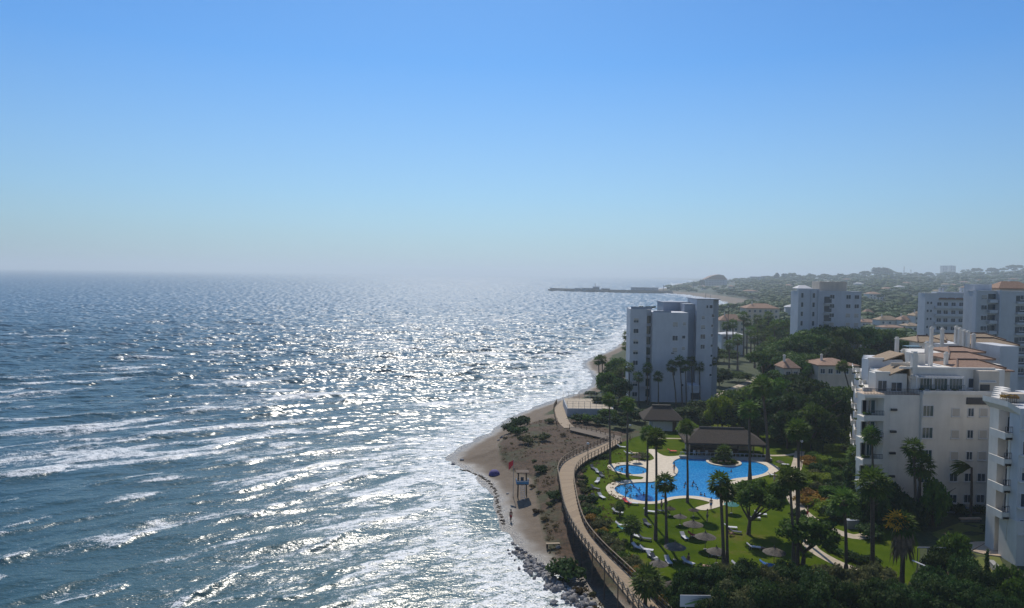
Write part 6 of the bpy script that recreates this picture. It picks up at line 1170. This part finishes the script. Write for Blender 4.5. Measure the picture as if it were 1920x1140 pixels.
o = link('far_woodland', np_mesh('far_woodland', np.concatenate(Vs), np.concatenate(Fs), leaf_mat('far_wood_leaf', (.014, .030, .012), (.030, .052, .017), (.055, .070, .025), .02, .1))); tag(o, 'hazy woodland of pines covering the far hills and headland', 'woodland', kind='stuff')
# skyline trees and houses on the crest
k = 0
for px, D, wpx, col, roof, st, lb in [(1408, 1300, 26, m_white, m_tile, 2, 'pale roofed house standing alone below the headland crest'), (1640, 900, 22, m_white, m_tile, 3, 'white house group on the wooded hillside above the pines'), (1652, 960, 14, m_whiteb, m_tile2, 2, 'small house beside the white hillside group'), (1666, 1200, 16, m_white, m_tile, 2, 'pale house on the upper hillside'), (1855, 520, 26, m_white, m_tile, 3, 'red roofed house above the tall finned block'), (1880, 560, 28, m_white, m_tile, 3, 'larger red roofed house above the tall finned block'), (1905, 620, 24, m_cream, m_tile, 3, 'cream house at the right edge of the hillside'), (1838, 640, 20, m_white, m_tile2, 2, 'white house left of the red roofed hillside houses'), (1790, 1500, 12, m_white, m_tile, 2, 'tiny white house in the middle of the right hillside'), (1700, 1600, 14, m_cream, m_tile, 2, 'tiny cream house below the bare ridge'), (1810, 1700, 16, m_white, m_tile, 2, 'tiny white house near the twin far towers'), (1480, 1500, 12, m_white, m_tile, 2, 'tiny white house on the wooded ridge left'), (1560, 1000, 12, m_cream, m_tile2, 2, 'small cream house behind the white block penthouse'), (1320, 1750, 8, m_white, m_tile, 2, 'tiny house at the far end of the bay'), (1295, 1800, 7, m_white, m_tile2, 2, 'tiny house above the root of the pier'), (1345, 1700, 9, m_white, m_tile, 1, 'tiny white house above the bay beach'), (1372, 1600, 9, m_cream, m_tile, 2, 'tiny cream house on the headland slope'), (1500, 560, 20, m_white, m_tile, 3, 'pale house left behind the white apartment block'), (1530, 620, 18, m_cream, m_tile2, 3, 'cream house with ochre roof behind the white block'), (1630, 560, 14, m_white, m_tile, 2, 'small white house left of the townhouse pines'), (1660, 600, 12, m_white, m_whiteb, 1, 'small flat roofed house among the townhouse pines'), (1895, 1100, 18, m_cream, m_tile, 2, 'distant cream house on the right ridge slope'), (1760, 1150, 13, m_white, m_tile2, 2, 'distant house in the middle of the ridge slope'), (1730, 900, 12, m_cream, m_tile, 2, 'distant cream house above the balcony block')]:
    x = Q(px, D).x; W = wpx*D/FPX; z = gh(x, D); r = empty('far_house', (x, D, z-1), 0, lb, 'house', 'houses scattered over the far hills'); h_ = 3.0*st+3; dpt = min(W, 14); box_part(r, 'wall', -W/2, W/2, 0, dpt, 0, h_, col); hip_roof(r, -W/2-.5, W/2+.5, -.5, dpt+.5, h_+.2, h_+2.6, W*.4, roof)
    for j in range(st):
        for c_ in (-.3, 0, .3): win(r, W*c_, -.03, h_-2.6-3*j, 1.6, 1.5, bars=0)
rgh = random.Random(77); adj = ['pale', 'white', 'cream', 'low', 'wide', 'narrow', 'small', 'tall', 'long', 'squat']; spots = []
for i in range(26):
    px = rgh.uniform(1490, 1915); D = rgh.choice([480, 560, 650, 760, 900, 1050, 1250, 1500, 1800]); D *= rgh.uniform(.92, 1.1)
    if not ((D < 560 and px < 1720)): x = Q(px, D).x; W = rgh.uniform(9, 20); z = gh(x, D); st = rgh.choice([1, 2, 2, 3]); h_ = 3.0*st+3.5; r = empty('far_house', (x, D, z-1), rgh.uniform(-.4, .4), 'pale house with a clay roof scattered among the pines of the far hillside', 'house', 'anonymous houses among the hillside pines'); dpt = min(W, 11); box_part(r, 'wall', -W/2, W/2, 0, dpt, 0, h_, rgh.choice([m_white, m_cream, m_whiteb])); hip_roof(r, -W/2-.4, W/2+.4, -.4, dpt+.4, h_+.2, h_+2.2, W*.4, rgh.choice([m_tile, m_tile2, m_tile, m_whiteb]))
# mansard hotel on the headland
D = 2150; x0 = Q(1316, D).x; x1 = Q(1363, D).x; z0 = gh((x0+x1)/2, D)-3; e = HZ(1340, 524, D)-z0; t1 = HZ(1340, 514.5, D)-z0
r = empty('headland_hotel', (x0, D, z0), 0, 'large stepped hotel with a pitched roof on the headland skyline', 'hotel'); W = x1-x0; box_part(r, 'wall', W*.12, W, 0, 30, 0, e, m_greyw); box_part(r, 'wall', 0, W*.12, 2, 28, 0, e*.8, m_greyw)
mb = MB(); mb.add([(W*.1, -1, e), (W+1, -1, e), (W*.85, -1, t1-2), (W*.66, -1, t1), (W*.4, -1, t1-4), (W*.1, 31, e), (W+1, 31, e), (W*.85, 31, t1-2), (W*.66, 31, t1), (W*.4, 31, t1-4)], [(0, 1, 2, 3, 4), (9, 8, 7, 6, 5), (1, 6, 7, 2), (2, 7, 8, 3), (3, 8, 9, 4), (4, 9, 5, 0)]); mb.build('roof', m_tile, r)
for j in range(4):
    for c_ in range(7): win(r, W*(.2+.11*c_), -.05, e-5-j*6, 3.5, 3, bars=0)
r = empty('hilltop_block', (Q(1410, 2300).x, 2300, gh(Q(1410, 2300).x, 2300)-3), 0, 'low flat roofed block on the skyline right of the headland hotel', 'building'); h_ = HZ(1425, 519.5, 2300)-r.location.z; box_part(r, 'wall', 0, 48, 0, 20, 0, h_, m_greyw); box_part(r, 'roof', -1, 49, -1, 21, h_, h_+1.5, m_shade)
for j in range(3):
    for c_ in range(6): win(r, 5+c_*7.6, -.05, h_-4-j*5, 3.5, 2.6, bars=0)
for k, px in enumerate((1771, 1786)):
    D = 3600; x = Q(px, D).x; z = 40; t_ = HZ(px, 498.5, D)-z; r = empty('far_tower', (x, D, z), 0, ['left of the twin pale towers on the skyline', 'right of the twin pale towers on the skyline'][k], 'tower block'); box_part(r, 'wall', -13, 13, 0, 20, 0, t_, m_white)
    for j in range(5):
        for c_ in (-.6, 0, .6): win(r, 13*c_, -.05, t_-6-j*7, 4, 4, bars=0)
    box_part(r, 'roof', -13.5, 13.5, -.5, 20.5, t_, t_+1.5, m_greyw)
for px, D, pt, lb in [(1694, 2600, 499, 'tall thin radio mast on the bare ridge'), (1707, 2600, 505, 'shorter radio mast on the bare ridge')]:
    x = Q(px, D).x; z = gh(x, D)-1; h_ = HZ(px, pt, D)-z; r = empty('radio_mast', (x, D, z), 0, lb, 'mast'); mb = MB(); mb.tube([(0, 0, 0), (0, 0, h_)], [1.3, .6], 5); mb.build('mast', m_iron, r); mb = MB(); mb.box(-2, 2, -1, 1, h_*.8, h_*.83); mb.build('antenna', m_metal, r)
for k, (px, D, s, h_) in enumerate([(1470,2400,10,14),(1484,2400,16,16),(1497,2350,12,12),(1520,2450,18,13),(1546,2450,20,13),(1562,2450,18,12),(1600,2550,16,10),(1622,2600,18,14),(1650,2600,30,16),(1664,2600,24,12),(1740,2800,16,10),(1830,2800,18,16),(1858,2800,22,14),(1902,2800,26,15),(1456,2350,9,16),(1302,2050,8,12),(1316,2100,9,14),(1880,2800,15,10),(1780,2800,20,10),(1575,2500,12,14)]):
    x = Q(px, D).x; z = gh(x, D); t_ = tree(x, D, h_*1.6, s, 'dark tree crown breaking the hazy skyline of the far ridge', 'pine' if k % 2 else 'dark', 'trees on the far skyline', z=z-3, hh=h_*.7)
# pier / breakwater of the far marina
def seg_box(mb, a, b, w_, z0, z1):
    d = Vector((b[0]-a[0], b[1]-a[1], 0)); n = Vector((-d.y, d.x, 0)).normalized()*w_/2; v = [(a[0]-n.x, a[1]-n.y), (b[0]-n.x, b[1]-n.y), (b[0]+n.x, b[1]+n.y), (a[0]+n.x, a[1]+n.y)]
    mb.add([(x, y, z) for z in (z0, z1) for x, y in v], [(3, 2, 1, 0), (4, 5, 6, 7), (0, 1, 5, 4), (1, 2, 6, 5), (2, 3, 7, 6), (3, 0, 4, 7)])
pr = empty('breakwater', (0, 0, 0), 0, 'long dark breakwater pier reaching left into the hazy sea', 'pier'); pts = [P(1032, 544.8, 0), P(1100, 547.2, 0), P(1180, 549, 0), P(1262, 550.5, 0)]; m_far = weathered('breakwater_stone', (.12, .12, .12), .7)
for a, b in zip(pts[:-1], pts[1:]): mb = MB(); seg_box(mb, a, b, 16, -2, 3.6); seg_box(mb, a+Vector((0, 6, 0)), b+Vector((0, 6, 0)), 2, 3.6, 6.0); mb.build('quay', m_far, pr)
for px, w_, h_, k in [(1105, 30, 4.6, 0), (1120, 14, 8, 1), (1138, 18, 4.2, 2), (1212, 60, 7.5, 3), (1085, 12, 4, 4)]:
    D = pts[1].y-25; x = Q(px, D).x; r = empty('harbour_building', (x, D+18, 3.4), 0, ['long low harbour shed on the breakwater', 'harbour control tower on the breakwater', 'small harbour shed right of the control tower', 'big grey harbour hall at the root of the breakwater', 'tiny hut near the tip of the breakwater'][k], 'harbour building'); box_part(r, 'wall', -w_/2, w_/2, 0, 10, -3.6, h_, m_greyw); box_part(r, 'roof', -w_/2-.6, w_/2+.6, -.6, 10.6, h_, h_+.9, m_shade); [win(r, w_*c_, -.05, h_*.5, 2.4, 1.6, bars=0) for c_ in (-.3, 0, .3)]
for px, h_, k in [(1116, 16, 0), (1244, 14, 1), (1252, 10, 2), (1300, 22, 3)]:
    D = 1760+k*30; x = Q(px, D).x; r = empty('harbour_mast', (x, D, 2), 0, ['mast beside the harbour control tower', 'left mast at the landward end of the breakwater', 'right mast at the landward end of the breakwater', 'tall slender beacon on the shore by the breakwater'][k], 'mast'); mb = MB(); mb.tube([(0, 0, -1), (0, 0, h_)], [.9, .5], 5); mb.build('pole', m_iron, r); mb = MB(); mb.box(-1.2, 1.2, -.5, .5, h_-1.6, h_-.8); mb.build('lamp', m_greyw, r)
mb = MB(); a, b = Q(1352, 372), Q(1352, 372); r = empty('seaside_pole', (Q(1364, 300).x, 300, 4), 0, 'tall bare pole right of the tower rising past the far surf', 'pole'); h_ = HZ(1364, 574, 300)-4; mb.tube([(0, 0, 0), (0, 0, h_)], .12, 6); mb.build('pole', m_iron, r); mb = MB(); mb.box(-.25, .25, -.2, .2, h_-.3, h_); mb.build('cap', m_metal, r)
